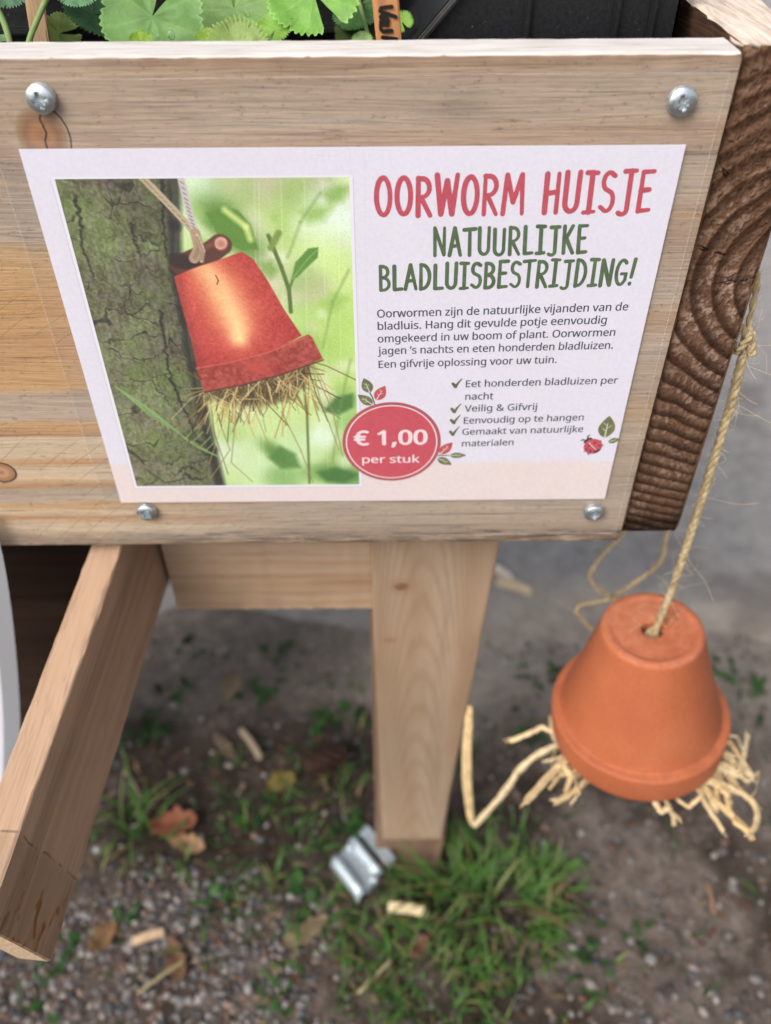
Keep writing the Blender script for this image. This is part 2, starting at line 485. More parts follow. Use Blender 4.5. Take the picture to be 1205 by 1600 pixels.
    c = g.mix(g.math('MAXIMUM', crm, rim), c, L4(38, 26, 20))
    # half knot at the left edge
    kx, ky = k2[0] + 0.45, k2[2] + 0.0005
    ddx = g.math('SUBTRACT', x, kx); ddy = g.math('SUBTRACT', y, ky)
    dk = g.math('SQRT', g.math('ADD', g.math('MULTIPLY', ddx, ddx), g.math('MULTIPLY', g.math('MULTIPLY', ddy, ddy), 1.4)))
    c = g.mix(g.step(dk, 0.0062, 0.0052), c, g.ramp(g.math('MULTIPLY', dk, 170), [(0.0, L4(140, 100, 76)), (0.4, L4(186, 146, 112)), (0.7, L4(160, 120, 90)), (1.0, L4(150, 110, 84))]))
    c = g.mix(g.step(g.math('ABSOLUTE', g.math('SUBTRACT', dk, 0.0061)), 0.0007, 0.0002), c, L4(62, 46, 38))
    # torn, dirty lower edge
    tear = g.noise(g.map((60, 420, 30), (5, 0, 0)), 1, 4, 0.7)
    low = g.math('MULTIPLY', g.step(g.math('MULTIPLY_ADD', g.math('SUBTRACT', tear, 0.5), 0.014, y), -0.0915, -0.0955), g.math('MULTIPLY_ADD', g.step(x, 0.30, 0.42), 0.55, 0.4))
    c = g.mix(low, c, g.ramp(tear, [(0.3, L4(64, 52, 44)), (0.5, L4(128, 110, 94)), (0.62, L4(172, 150, 126)), (0.8, L4(96, 78, 64))]))
    # bleached, furry top edge
    nz = g.sep(g.n('NewGeometry', out='Normal'))[2]
    fur = g.noise(g.map((38, 1, 600)), 1, 4, 0.7)
    c = g.mix(g.step(nz, 0.35, 0.6), c, g.ramp(fur, [(0.3, L4(170, 152, 138)), (0.42, L4(198, 190, 182)), (0.6, L4(214, 209, 205))]))
    ed = g.math('MULTIPLY', g.step(g.math('MULTIPLY_ADD', g.math('SUBTRACT', g.noise(g.map((70, 200, 1)), 1, 4), 0.5), 0.004, y), 0.0965, 0.0988), g.step(nz, 0.5, 0.3))
    c = g.mix(g.math('MULTIPLY', ed, 0.35), c, L4(122, 98, 80))
    return c
PINE_OLD = pine('weathered_pine_front', [(0.3, L4(142, 124, 106)), (0.5, L4(178, 160, 140)), (0.62, L4(190, 166, 136)), (0.75, L4(160, 126, 92))],
                cross=60, long=1.6, pore=0.12, bump=0.5, seed=1.7, edit=fb_edit)
board('front_board', 0.5655, 0.2012, 0.018, PINE_OLD, frame((-0.45, 0.009, -0.0005), (1, 0, 0), (0, 0, 1)), cart, bevel=0.0011, seg=420, rough=0.00006, seed=3)

def brown_edit(g, c, x, y, z, fib, band):
    nz = g.sep(g.n('NewGeometry', out='Normal'))[2]
    fur = g.noise(g.map((30, 500, 500)), 1, 4, 0.7)
    return g.mix(g.step(nz, 0.35, 0.6), c, g.ramp(fur, [(0.3, L4(176, 152, 132)), (0.5, L4(214, 196, 178)), (0.7, L4(226, 216, 204))]))
PINE_BROWN = pine('brown_weathered_pine', [(0.35, L4(64, 44, 32)), (0.55, L4(98, 70, 50)), (0.75, L4(122, 92, 68))], cross=60, pore=0.3, bump=0.5, seed=5.1, edit=brown_edit)
side = board('side_board', 0.42, 0.2, 0.0255, PINE_BROWN, frame((0.1302, 0.0045, 0.0012), (0, 1, 0), (0, 0, 1)), cart, bevel=0.0016, seg=120, rough=0.0004, seed=8)
# rough-sawn end grain with torn year rings, real relief
nxg, nzg = 96, 640
xs = np.linspace(-0.0127, 0.0127, nxg); zs = np.linspace(-0.0998, 0.0998, nzg)
XX, ZZ = np.meshgrid(xs, zs)
cx, cz = 0.0275, 0.026                         # heart of the tree, just outside the board
wob = (vnoise(nzg, nxg, 130, 90, 5, 1) - 0.5) * 0.0025 + (vnoise(nzg, nxg, 5, 5, 6, 2) - 0.5) * 0.0005
rr = np.hypot((XX - cx) * 1.0, (ZZ - cz)) + wob
sp = 0.0056
ph = (125 * rr + 470 * np.maximum(rr - 0.02, 0) ** 2) % 1.0
tornA = vnoise(nzg, nxg, 6, 6, 21, 3); tornB = vnoise(nzg, nxg, 2.2, 2.2, 22, 2)
along = np.arctan2(ZZ - cz, XX - cx)
late = 1 / (1 + np.exp(-(ph - 0.5 - 0.2 * (vnoise(nzg, nxg, 60, 40, 67, 1) - 0.5)) * 9)) * (1 / (1 + np.exp((ph - 0.95) * 50)))
early = 1 - late
chips = np.clip((tornA - 0.46) * 7, 0, 1) * early
rough_zone = np.clip((ZZ - 0.035) / 0.035, 0, 1)
low_zone = np.clip((-0.03 - ZZ) / 0.02, 0, 1)
h = 0.00016 * late - 0.0002 * early + chips * 0.00035 * (1 - 0.5 * low_zone) + (tornB - 0.5) * 0.0004 + rough_zone * (tornA - 0.5) * 0.0006
dk, mid, pl = lin((60, 40, 29)), lin((112, 84, 66)), lin((172, 146, 130))
colr = (early[..., None] * mid + late[..., None] * dk)
colr = colr * (0.75 + 0.5 * vnoise(nzg, nxg, 60, 30, 8))[..., None]
fine = np.sin((rr * 2600) + 6 * vnoise(nzg, nxg, 12, 12, 64)) * 0.5 + 0.5       # hairline rays and sub-rings
colr = colr * (0.88 + 0.2 * fine * vnoise(nzg, nxg, 8, 8, 65))[..., None]
saw = np.clip((vnoise(nzg, nxg, 3, 60, 66, 2) - 0.55) * 5, 0, 1)[..., None]
colr = colr * (1 - 0.18 * saw)
pk = 0.75 * np.clip(chips * np.clip(vnoise(nzg, nxg, 45, 25, 61) * 2.4 - 0.7, 0.1, 1) * (0.3 + 0.9 * tornB) * (1 - 0.5 * rough_zone) * (1 - 0.35 * low_zone), 0, 1)[..., None]
colr = colr * (1 - pk) + pl * pk
rz = (rough_zone * np.clip(tornA * 1.6 - 0.45, 0, 1))[..., None]
colr = colr * (1 - 0.6 * rz) + lin((106, 78, 58)) * 0.6 * rz
pits = np.clip((0.33 - tornB) * 6, 0, 1)[..., None]
colr = colr * (1 - 0.55 * pits)
# checks (drying cracks) running out from the heart
for a0, r0, r1 in ((2.86, 0.03, 0.06), (3.22, 0.018, 0.038), (2.35, 0.05, 0.075)):
    d = np.abs(((along - a0 + np.pi) % (2 * np.pi)) - np.pi) * rr
    d = np.abs(d - (vnoise(nzg, nxg, 14, 14, int(a0 * 10), 2) - 0.5) * 0.002)
    mk = (np.clip(1 - d / 0.00045, 0, 1) * (rr > r0) * (rr < r1))
    h -= mk * 0.001; colr *= (1 - 0.85 * mk)[..., None]
edgef = np.minimum.reduce([XX + 0.0127, 0.0127 - XX, ZZ + 0.0998, 0.0998 - ZZ])
h -= 0.0022 * np.exp(-edgef / 0.0012)
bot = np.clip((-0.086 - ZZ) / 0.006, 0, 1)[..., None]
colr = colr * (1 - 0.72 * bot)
V = [(0.1302 + a, 0.0024 - b, 0.0012 + c_) for a, b, c_ in zip(XX.ravel(), h.ravel(), ZZ.ravel())]
F = [(j * nxg + i, j * nxg + i + 1, (j + 1) * nxg + i + 1, (j + 1) * nxg + i) for j in range(nzg - 1) for i in range(nxg - 1)]
eg = mesh_obj('end_grain', V, F, attr_mat('end_grain_wood', 0.9, 0.08), side)
color_attr(eg, colr.reshape(-1, 3))

PINE_IN = pine('inner_pine', [(0.35, L4(70, 56, 44)), (0.55, L4(104, 84, 66)), (0.75, L4(126, 104, 80))], seed=9, pore=0.3)
board('floor_board', 0.5655, 0.40, 0.012, PINE_IN, frame((-0.45, 0.219, -0.084), (1, 0, 0), (0, 1, 0)), cart, seg=40, seed=10)
board('back_board', 0.5655, 0.2, 0.018, PINE_IN, frame((-0.45, 0.415, 0), (1, 0, 0), (0, 0, 1)), cart, seg=60, seed=11)

# legs, rail and handle of newer planed wood
lk = onY(628, 917, 0.03); lk2 = onY(611, 1000, 0.03); lk3 = onY(645, 1330, 0.03)
def leg_edit(g, c, x, y, z, fib, band):
    kx, ky = -0.0945 - lk[2], lk[0] - 0.0363
    wob = g.math('MULTIPLY', g.math('SUBTRACT', g.noise(g.map((120, 120, 120)), 1, 3), 0.5), 0.004)
    def spot(c, kx, ky, r0, r1, col, a):
        dx = g.math('SUBTRACT', x, kx); dy = g.math('MULTIPLY', g.math('SUBTRACT', y, ky), 0.7)
        d = g.math('ADD', g.math('SQRT', g.math('ADD', g.math('MULTIPLY', dx, dx), g.math('MULTIPLY', dy, dy))), wob)
        return g.mix(g.math('MULTIPLY', g.step(d, r1, r0), a), c, col)
    c = spot(c, kx, ky, 0.002, 0.010, L4(150, 112, 84), 0.4)
    c = spot(c, kx, ky, 0.0018, 0.0036, L4(112, 78, 60), 0.75)
    c = spot(c, -0.0945 - lk2[2], lk2[0] - 0.0363, 0.001, 0.004, L4(140, 100, 62), 0.5)
    # long cathedral figure towards the foot
    dy = g.math('SUBTRACT', y, -0.006); q = g.math('SUBTRACT', g.math('MULTIPLY', x, 0.16), g.math('MULTIPLY', g.math('MULTIPLY', dy, dy), 46))
    q = g.math('ADD', q, g.math('MULTIPLY', g.math('SUBTRACT', g.noise(g.map((12, 60, 60)), 1, 2), 0.5), 0.006))
    fr_ = g.math('FRACT', g.math('MULTIPLY', q, 190))
    arcs = g.math('MULTIPLY', g.step(g.math('ABSOLUTE', g.math('SUBTRACT', fr_, 0.5)), 0.3, 0.05), 0.28)
    return g.mix(arcs, c, L4(136, 110, 84))
PINE_LEG = pine('planed_leg_pine', [(0.3, L4(150, 128, 105)), (0.5, L4(173, 150, 127)), (0.62, L4(166, 141, 116)), (0.75, L4(154, 128, 102))], cross=46, long=2.6, pore=0.1, fiber=700, bump=0.2, seed=2.3,
                rough=0.6, edit=leg_edit)
def leg_t(t):
    xr = 0.0702 + (0.0508 - 0.0702) * t
    xl = 0.0024 + max(0, t - 0.25) * 0.005
    return xl - 0.0363, xr - 0.0363
LEGM = frame((0.0363, 0.039, -0.0945), (0, 0, -1), (1, 0, 0))
leg = board('leg', 0.350, 0.0678, 0.018, PINE_LEG, LEGM, cart, bevel=0.0012, seg=60, rough=0.00015, seed=12, taper=leg_t)
PINE_WET = pine('damp_brown_pine', [(0.35, L4(100, 78, 62)), (0.55, L4(124, 100, 82)), (0.75, L4(140, 114, 94))], seed=4, pore=0.2)
xl, xr = onY(588, 1335, 0.049)[0], onY(688, 1340, 0.049)[0]
xtop = onY(584, 1200, 0.049)[0]
def back_t(t):
    return (0.001 + (xl - 0.001) * t) - 0.0363, (0.068 + (xr - 0.068) * t) - 0.0363
board('leg_backing', 0.44, 0.0678, 0.02, PINE_WET, frame((0.0363, 0.0585, -0.0945), (0, 0, -1), (1, 0, 0)), leg, seg=50, seed=13, taper=back_t)

PINE_RAIL = pine('planed_rail_pine', [(0.3, L4(164, 134, 108)), (0.5, L4(188, 160, 134)), (0.62, L4(180, 148, 118)), (0.78, L4(152, 116, 86))], cross=110, long=1.6, pore=0.14, fiber=800, bump=0.25, seed=6.4,
                 knots=(), rough=0.6)
zb = onY(420, 954, 0.034)[2]
RX0 = onY(266, 900, 0.034)[0]
board('cross_rail', 0.0018 - RX0, -0.092 - zb, 0.02, PINE_RAIL, frame((RX0, 0.0445, (zb - 0.092) / 2), (1, 0, 0), (0, 0, 1)), cart, seg=60, seed=14)

az, el, roll = 0.1083, 0.1746, 0.027
fwd = np.array([-math.sin(az) * math.cos(el), -math.cos(az) * math.cos(el), -math.sin(el)])
s_ = np.cross([0, 0, 1.0], fwd); s_ /= np.linalg.norm(s_)
u_ = np.cross(fwd, s_)
sd = s_ * math.cos(roll) + u_ * math.sin(roll); up = -s_ * math.sin(roll) + u_ * math.cos(roll)
HA = np.array([-0.1137, 0.0, -0.108]); HW, HH, HL = 0.0151, 0.0636, 0.1562
back = 0.034
origin = HA - fwd * back - sd * HW / 2 - up * HH / 2
HM = frame(origin, fwd, up)          # local x along the plank, y up, z to its right side
def handle_edit(g, c, x, y, z, fib, band):
    xl_ = back + HL
    wig = g.math('MULTIPLY', g.math('SUBTRACT', g.noise(g.map((1, 60, 60)), 1, 2), 0.5), 0.004)
    xx_ = g.math('ADD', x, wig)
    pen = g.step(g.math('ABSOLUTE', g.math('SUBTRACT', xx_, xl_ - 0.031)), 0.0007, 0.0002)
    pen = g.math('MULTIPLY', pen, g.step(g.noise(g.map((1, 90, 90), (3, 0, 0)), 1, 2), 0.42, 0.5))
    c = g.mix(g.math('MULTIPLY', pen, 0.55), c, L4(70, 54, 42))
    end = g.step(xx_, xl_ - 0.033, xl_ - 0.028)
    c = g.mix(g.math('MULTIPLY', end, 0.22), c, L4(84, 66, 54))
    gl = g.noise(g.map((90, 130, 130), (1, 5, 2)), 1, 2, 0.5)
    glue = g.math('MULTIPLY', g.math('MULTIPLY', g.step(gl, 0.55, 0.6), g.step(xx_, xl_ - 0.026, xl_ - 0.016)), g.step(y, 0.024, 0.012))
    c = g.mix(g.math('MULTIPLY', glue, 0.85), c, L4(150, 96, 42))
    edge = g.math('MULTIPLY', g.step(gl, 0.6, 0.66), g.step(x, xl_ - 0.03, xl_ - 0.01))
    return g.mix(g.math('MULTIPLY', edge, 0.35), c, L4(60, 42, 30))
PINE_H = pine('planed_handle_pine', [(0.3, L4(150, 121, 97)), (0.5, L4(182, 151, 125)), (0.65, L4(174, 142, 115)), (0.8, L4(148, 116, 91))], cross=80, long=1.5, pore=0.2, fiber=1100, bump=0.35, seed=8.8,
              rough=0.6, edit=handle_edit)
handle = board('handle', back + HL, HH, HW, PINE_H, HM, cart, bevel=0.0012, seg=90, rough=0.00012, seed=15)
# pale sawn end
ENDW = NT('sawn_end', 0.85, 0.1)
fz = ENDW.noise(ENDW.map((100, 300, 1200)), 1, 3)
ENDW.color(ENDW.ramp(fz, [(0.3, L4(176, 146, 116)), (0.7, L4(214, 190, 160))]))
b_ = 0.0012
V = [(back + HL + 0.0011, y * (HH / 2 - b_), z * (HW / 2 - b_)) for y, z in ((-1, -1), (1, -1), (1, 1), (-1, 1))]
V += [(v[0] - 0.0012, v[1] * 1.002, v[2] * 1.01) for v in V]
mesh_obj('sawn_end', V, [(0, 1, 2, 3), (0, 4, 5, 1), (1, 5, 6, 2), (2, 6, 7, 3), (3, 7, 4, 0)], ENDW.m, None, False, HM)
attach(bpy.data.objects['sawn_end'], handle)

DARKW = pine('dark_brown_pine', [(0.35, L4(40, 28, 21)), (0.55, L4(58, 42, 32)), (0.75, L4(74, 56, 44))], seed=12, pore=0.2)
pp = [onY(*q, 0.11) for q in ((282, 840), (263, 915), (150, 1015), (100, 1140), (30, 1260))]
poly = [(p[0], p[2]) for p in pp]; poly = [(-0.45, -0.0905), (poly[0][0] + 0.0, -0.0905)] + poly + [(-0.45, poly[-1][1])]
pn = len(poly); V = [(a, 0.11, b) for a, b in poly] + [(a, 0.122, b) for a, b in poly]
mesh_obj('lower_panel', V, [tuple(range(pn))[::-1], tuple(range(pn, 2 * pn))] + [(i, (i + 1) % pn, (i + 1) % pn + pn, i + pn) for i in range(pn)], DARKW, cart, False)  # very dark brown panel, outlined to fill the gaps behind the handle

# galvanised bracket at the foot of the leg
ZINC = plain('galvanised_steel', (190, 202, 208), 0.48, 0.5, 0.0, 120, metal=0.55)
prof = []
for k in range(41):
    t = k / 40
    hgt = 0.0015 + 0.0075 * math.exp(-((t - 0.08) / 0.065) ** 4) + 0.005 * math.exp(-((t - 0.56) / 0.05) ** 2) - 0.004 * (t > 0.75)
    prof.append((t, hgt))
zb_ = -0.497
A0, A1, B0, B1 = (onZ(*q, zb_) for q in ((519, 1352), (573, 1286), (562, 1409), (618, 1338)))
V = []; ns = 9
for i in range(ns):
    s = i / (ns - 1)
    ends = 0.0025 * (1 - math.sin(math.pi * min(1, max(0, s * 8 if s < .5 else (1 - s) * 8)) / 2))
    for t, hh in prof:
        p = (A0 * (1 - t) + A1 * t) * (1 - s) + (B0 * (1 - t) + B1 * t) * s
        V.append((p[0], p[1], p[2] + hh - ends))
m_ = len(prof)
F = [(i * m_ + j, i * m_ + j + 1, (i + 1) * m_ + j + 1, (i + 1) * m_ + j) for i in range(ns - 1) for j in range(m_ - 1) if not 24 < j < 31]
br = mesh_obj('metal_bracket', V, F, ZINC, leg)
md = br.modifiers.new('thick', 'SOLIDIFY'); md.thickness = 0.002; md.offset = -1
V = []; F = []
for s in (0.04, 0.96):
    for t in (0.6, 0.8):
        p = (A0 * (1 - t) + A1 * t) * (1 - s) + (B0 * (1 - t) + B1 * t) * s; V.append((p[0], p[1], p[2] - 0.006))
mesh_obj('bracket_gap_shade', V, [(0, 1, 3, 2)], plain('gap_shade_black', (18, 18, 20), 0.8, 0.1), br, False)  # black plate added under the bracket's gap, standing in for its shade
for q in ((548, 1322), (584, 1372)):
    p = onZ(*q, zb_ + 0.007)
    V, F = tube_geo([p + np.array((0, 0, -0.006)), p, p + np.array((0, 0, 0.001))], [0.0034, 0.0034, 0.002], 10)
    mesh_obj('bolt', V, F, ZINC, br)

# =================================================================== SIGN
sign = tag(empty('sign', (0, -0.001, 0)), 'laminated white sign screwed to the planter front, offering an earwig house for one euro', 'sign')

# paper sheet
PW, PH = 0.1050, 0.0742
g = NT('printed_paper', 0.65, 0.25)
x, y, z = g.sep()
base, peach = L4(224, 221, 231), L4(228, 214, 210)
nz = g.noise(g.map((700, 700, 700)), 1, 2)
blot = g.noise(g.map((35, 35, 35)), 1, 3)
c = g.mix(g.step(g.math('MULTIPLY_ADD', g.math('SUBTRACT', blot, 0.5), 0.003, z), -0.0515, -0.0545), base, peach)
c = g.mix(1.0, c, g.ramp(nz, [(0.35, (0.955, 0.955, 0.965, 1)), (0.65, (1.02, 1.01, 1.0, 1))]), 'MULTIPLY')
c = g.mix(1.0, c, g.ramp(blot, [(0.3, (0.985, 0.97, 0.98, 1)), (0.7, (1.0, 1.0, 1.015, 1))]), 'MULTIPLY')
for xl in (-0.001, 0.0035):          # faint printer lines and a tone step beside the picture
    c = g.mix(g.math('MULTIPLY', g.step(g.math('ABSOLUTE', g.math('SUBTRACT', x, xl)), 0.0004, 0.0001), 0.10), c, L4(190, 186, 200))
g.color(c)
def slab(name, x0, x1, z0, z1, y0, y1, mat, parent):
    V = [(x0, y0, z0), (x1, y0, z0), (x1, y0, z1), (x0, y0, z1), (x0, y1, z0), (x1, y1, z0), (x1, y1, z1), (x0, y1, z1)]
    F = [(0, 1, 2, 3), (5, 4, 7, 6), (4, 0, 3, 7), (1, 5, 6, 2), (3, 2, 6, 7), (4, 5, 1, 0)]
    return mesh_obj(name, V, F, mat, parent, False)
paper = slab('paper', -PW, PW, -PH, PH, -0.0011, -0.0009, g.m, sign)

# ---- the printed picture: a painted colour grid (a print is flat), drawn in photo-pixel coordinates on the paper
PX0, PX1, PZ1, PZ0 = -0.0962, -0.0014, 0.0648, -0.0648
NW, NH = 330, 450
gxp = np.linspace(PX0, PX1, NW); gzp = np.linspace(PZ1, PZ0, NH)
def uv(u, v):
    p = onY(u, v); return np.array([(p[0] - PX0) / (PX1 - PX0) * (NW - 1), (PZ1 - p[2]) / (PZ1 - PZ0) * (NH - 1)])
JX, IY = np.meshgrid(np.arange(NW), np.arange(NH))
img = np.zeros((NH, NW, 3)) + np.array((196, 220, 150.0))
PXMM = NW / 94.8
def paint(mask, col):
    global img
    img = img * (1 - mask[..., None]) + np.asarray(col, float) * mask[..., None] if not (hasattr(col, 'ndim') and col.ndim == 3) else img * (1 - mask[..., None]) + col * mask[..., None]
def blob(u, v, r, col, sx=1.0, sy=1.0, a=1.0, ang=0.0):
    c = uv(u, v); dx = JX - c[0]; dy = IY - c[1]; ca, sa = math.cos(ang), math.sin(ang)
    ex = (dx * ca + dy * sa) / sx; ey = (-dx * sa + dy * ca) / sy
    paint(a * np.exp(-((ex * ex + ey * ey) / (r * r)) ** 1.4), col)
def polymask(pts, soft=1.0):
    P = np.array([uv(*p) for p in pts]); inside = np.zeros((NH, NW), bool); d2 = np.full((NH, NW), 1e9)
    for i in range(len(P)):
        a, b = P[i], P[(i + 1) % len(P)]
        cond = ((a[1] > IY) != (b[1] > IY)) & (JX < (b[0] - a[0]) * (IY - a[1]) / (b[1] - a[1] + 1e-9) + a[0])
        inside ^= cond
        ab = b - a; t = np.clip(((JX - a[0]) * ab[0] + (IY - a[1]) * ab[1]) / (ab @ ab + 1e-9), 0, 1)
        d2 = np.minimum(d2, (JX - a[0] - t * ab[0]) ** 2 + (IY - a[1] - t * ab[1]) ** 2)
    d = np.sqrt(d2) * np.where(inside, 1, -1)
    return np.clip(d / soft + 0.5, 0, 1)
def stroke(pts, w, col, a=1.0, soft=1.0, w2=None):
    P = [uv(*p) for p in pts]
    w2 = w if w2 is None else w2
    for i in range(len(P) - 1):
        p, q = P[i], P[i + 1]
        f0, f1 = i / (len(P) - 1), (i + 1) / (len(P) - 1)
        wm_ = max(w, w2) + 3
        x0, x1 = int(max(0, min(p[0], q[0]) - wm_)), int(min(NW, max(p[0], q[0]) + wm_ + 1))
        y0, y1 = int(max(0, min(p[1], q[1]) - wm_)), int(min(NH, max(p[1], q[1]) + wm_ + 1))
        if x1 <= x0 or y1 <= y0: continue
        jx, iy = JX[y0:y1, x0:x1], IY[y0:y1, x0:x1]
        ab = q - p; t = np.clip(((jx - p[0]) * ab[0] + (iy - p[1]) * ab[1]) / (ab @ ab + 1e-9), 0, 1)
        d = np.hypot(jx - p[0] - t * ab[0], iy - p[1] - t * ab[1])
        ww = w + (w2 - w) * (f0 + (f1 - f0) * t)
        m = (np.clip((ww / 2 - d) / soft + 0.5, 0, 1) * a)[..., None]
        img[y0:y1, x0:x1] = img[y0:y1, x0:x1] * (1 - m) + np.asarray(col, float) * m
# blurred garden
for b in ((330, 290, 36, (216, 238, 226)), (300, 330, 34, (214, 232, 190)), (385, 300, 40, (160, 184, 110)), (360, 275, 22, (190, 200, 150)), (432, 290, 26, (214, 196, 190), 1, 1.2),
          (475, 305, 34, (158, 190, 104), 1.2, .8), (500, 285, 20, (178, 186, 140)), (525, 345, 44, (232, 244, 236), 1, .9), (440, 350, 30, (176, 206, 120)), (400, 360, 26, (196, 216, 150)),
          (510, 420, 46, (202, 226, 146)), (470, 440, 30, (184, 196, 150)), (410, 420, 30, (206, 206, 170)), (495, 450, 20, (206, 190, 176)), (530, 520, 60, (176, 210, 108)), (520, 600, 50, (186, 216, 120)),
          (480, 600, 40, (200, 224, 150)), (545, 660, 30, (150, 190, 110)), (400, 720, 44, (206, 228, 180)), (470, 700, 36, (196, 222, 170)), (350, 700, 30, (210, 226, 190)), (520, 735, 36, (110, 156, 84), 1.4, .5),
          (440, 745, 26, (130, 172, 100)), (505, 680, 22, (220, 236, 214))):
    u, v, r, colr_ = b[:4]; blob(u, v, r, colr_, *(b[4:]), a=0.85)
img += (vnoise(NH, NW, 60, 50, 31) - 0.5)[..., None] * 22
for u, v, r, ang, colr_ in ((430, 705, 17, 0.9, (92, 138, 62)), (530, 628, 16, -0.3, (96, 140, 66)), (535, 742, 22, 0.2, (84, 130, 60)), (350, 345, 24, 0.7, (104, 142, 62)), (372, 362, 26, 1.0, (92, 134, 58))):
    blob(u, v, r, colr_, 1.7, 0.8, 0.9, ang)
for k in range(46):
    u, v = rng.uniform(300, 560), rng.uniform(275, 750); q_ = rng.random()
    cs = ((236, 244, 226), (150, 188, 96), (198, 222, 140), (120, 160, 76), (222, 214, 196))[rng.integers(0, 5)]
    blob(u, v, rng.uniform(6, 20), cs, rng.uniform(0.7, 1.6), rng.uniform(0.6, 1.1), 0.42, rng.uniform(0, 3))
for u in (398, 405, 440, 476, 505, 528):       # faint printer streaks
    stroke([(u, 280), (u + 8, 740)], 1.2, (240, 250, 240), 0.22)
for pts, cs, sf in (([(318, 345), (330, 325), (352, 318), (345, 342), (330, 356)], (120, 156, 78), 5), ([(505, 300), (530, 285), (548, 290), (535, 312), (515, 318)], (134, 172, 84), 6), ([(470, 330), (492, 318), (520, 322), (505, 342), (482, 346)], (150, 186, 96), 7),
                  ([(505, 640), (525, 618), (552, 612), (552, 634), (530, 646)], (74, 118, 58), 3), ([(420, 712), (438, 694), (462, 706), (470, 728), (440, 730)], (84, 130, 60), 4), ([(495, 735), (525, 728), (560, 738), (540, 752), (510, 750)], (70, 116, 56), 4),
                  ([(500, 470), (520, 455), (545, 462), (530, 482), (510, 486)], (160, 196, 100), 6), ([(405, 410), (425, 404), (436, 420), (424, 434)], (132, 166, 84), 5)):
    paint(polymask(pts, sf * 1.8) * 0.85, cs)
for pts in ([(548, 560), (530, 640), (520, 720)], [(500, 300), (470, 345), (450, 400)], [(545, 420), (520, 470), (505, 540)]): stroke(pts, 3, (120, 146, 80), 0.5, 4)
m = polymask([(322, 330), (345, 322), (372, 326), (392, 348), (405, 388), (378, 388), (345, 372)], 3)
paint(m, (98, 140, 58)); stroke([(352, 326), (385, 352), (392, 372)], 7, (220, 232, 150), 0.8, 5)
stroke([(420, 366), (440, 415), (452, 450), (455, 485)], 5, (92, 118, 56), 1, 2)
stroke([(424, 385), (436, 362)], 8, (126, 150, 74), 1, 3); stroke([(452, 450), (462, 425)], 3, (96, 124, 58), 1, 2)
m = polymask([(455, 437), (462, 408), (482, 386), (498, 384), (497, 400), (482, 414), (466, 430)], 2)
paint(m, (94, 142, 62)); stroke([(457, 434), (480, 404), (496, 388)], 1.5, (140, 178, 96), 0.8)
stroke([(470, 560), (480, 640), (484, 752)], 3.5, (96, 110, 60), 0.9, 2)
# trunk with cracked mossy bark
trunk = polymask([(70, 262), (262, 262), (270, 300), (268, 335), (276, 350), (272, 400), (286, 470), (300, 560), (312, 620), (322, 660), (334, 700), (352, 765), (200, 770)], 1.6)
ns_ = 105
sx_ = rng.random(ns_) * NW * 0.75; sy_ = rng.random(ns_) * NH
wx = (vnoise(NH, NW, 30, 22, 41) - 0.5) * 40; wy = (vnoise(NH, NW, 30, 22, 42) - 0.5) * 36
lean = IY * 0.05
D = np.full((2, NH, NW), 1e9); idc = np.zeros((NH, NW), int)
for k in range(ns_):
    d = np.hypot((JX + wx - lean - sx_[k]) * 1.0, (IY + wy - sy_[k]) * 1.35)
    nearer = d < D[0]
    D[1] = np.where(nearer, D[0], np.minimum(D[1], d)); D[0] = np.where(nearer, d, D[0]); idc[nearer] = k
gap = D[1] - D[0]
tone = rng.random(ns_)[idc]
green = vnoise(NH, NW, 44, 44, 43)
bark = np.array((112, 116, 82.0)) + (tone - 0.5)[..., None] * 16 + (green - 0.5)[..., None] * np.array((20, 52, 2.0))
grain = vnoise(NH, NW, 14, 3.5, 48, 3); bark += (grain - 0.5)[..., None] * 46
bark += (vnoise(NH, NW, 3, 3, 44, 2) - 0.5)[..., None] * 52
lich = np.clip((vnoise(NH, NW, 20, 12, 45) - 0.6) * 6, 0, 1)[..., None]
bark = bark * (1 - 0.5 * lich) + np.array((134, 128, 122.0)) * 0.5 * lich
moss = np.clip((vnoise(NH, NW, 26, 14, 49) - 0.6) * 6, 0, 1)[..., None]
bark = bark * (1 - 0.5 * moss) + np.array((112, 134, 70.0)) * 0.5 * moss
vis = np.clip((vnoise(NH, NW, 34, 34, 46) - 0.28) * 3.2, 0.15, 1)      # cracks come and go
crk = (np.clip(1 - gap / (0.9 + 3.2 * vis), 0, 1) * vis)[..., None]
bark = bark * (1 - 0.85 * crk) + np.array((40, 38, 30.0)) * 0.85 * crk
lit = (np.clip(1 - np.abs(gap - 4.5) / 2.2, 0, 1) * vis)[..., None]
bark = bark + 12 * lit
hc = np.abs(((IY + wy * 0.9) / 19.0) % 1.0 - 0.5); hm_ = (np.clip(1 - hc / 0.05, 0, 1) * np.clip((vnoise(NH, NW, 12, 30, 47) - 0.52) * 7, 0, 1))[..., None]
bark = bark * (1 - 0.5 * hm_) + np.array((56, 52, 42.0)) * 0.5 * hm_
shade = np.clip((JX - uv(200, 500)[0]) / 120, 0, 1)[..., None]
bark = bark * (1 - 0.22 * shade)
paint(trunk, bark)
for pts, w in (([(118, 305), (128, 345), (132, 385), (148, 430)], 4), ([(205, 345), (212, 375), (222, 402)], 2.5), ([(255, 280), (256, 330), (262, 400)], 5), ([(252, 480), (262, 560), (270, 600)], 4), ([(268, 590), (290, 640), (312, 690)], 4)):
    q = spline([np.array(p_, float) for p_ in pts], 26); q = [p_ + rng.normal(0, 1.3, 2) for p_ in q]
    stroke(q, w * 0.9, (40, 40, 32), 0.75, 2.5, w * 0.4)
stroke([(272, 270), (274, 350), (276, 420), (292, 500), (304, 570), (318, 640), (332, 700), (346, 760)], 15, (40, 38, 36), 0.8, 7)
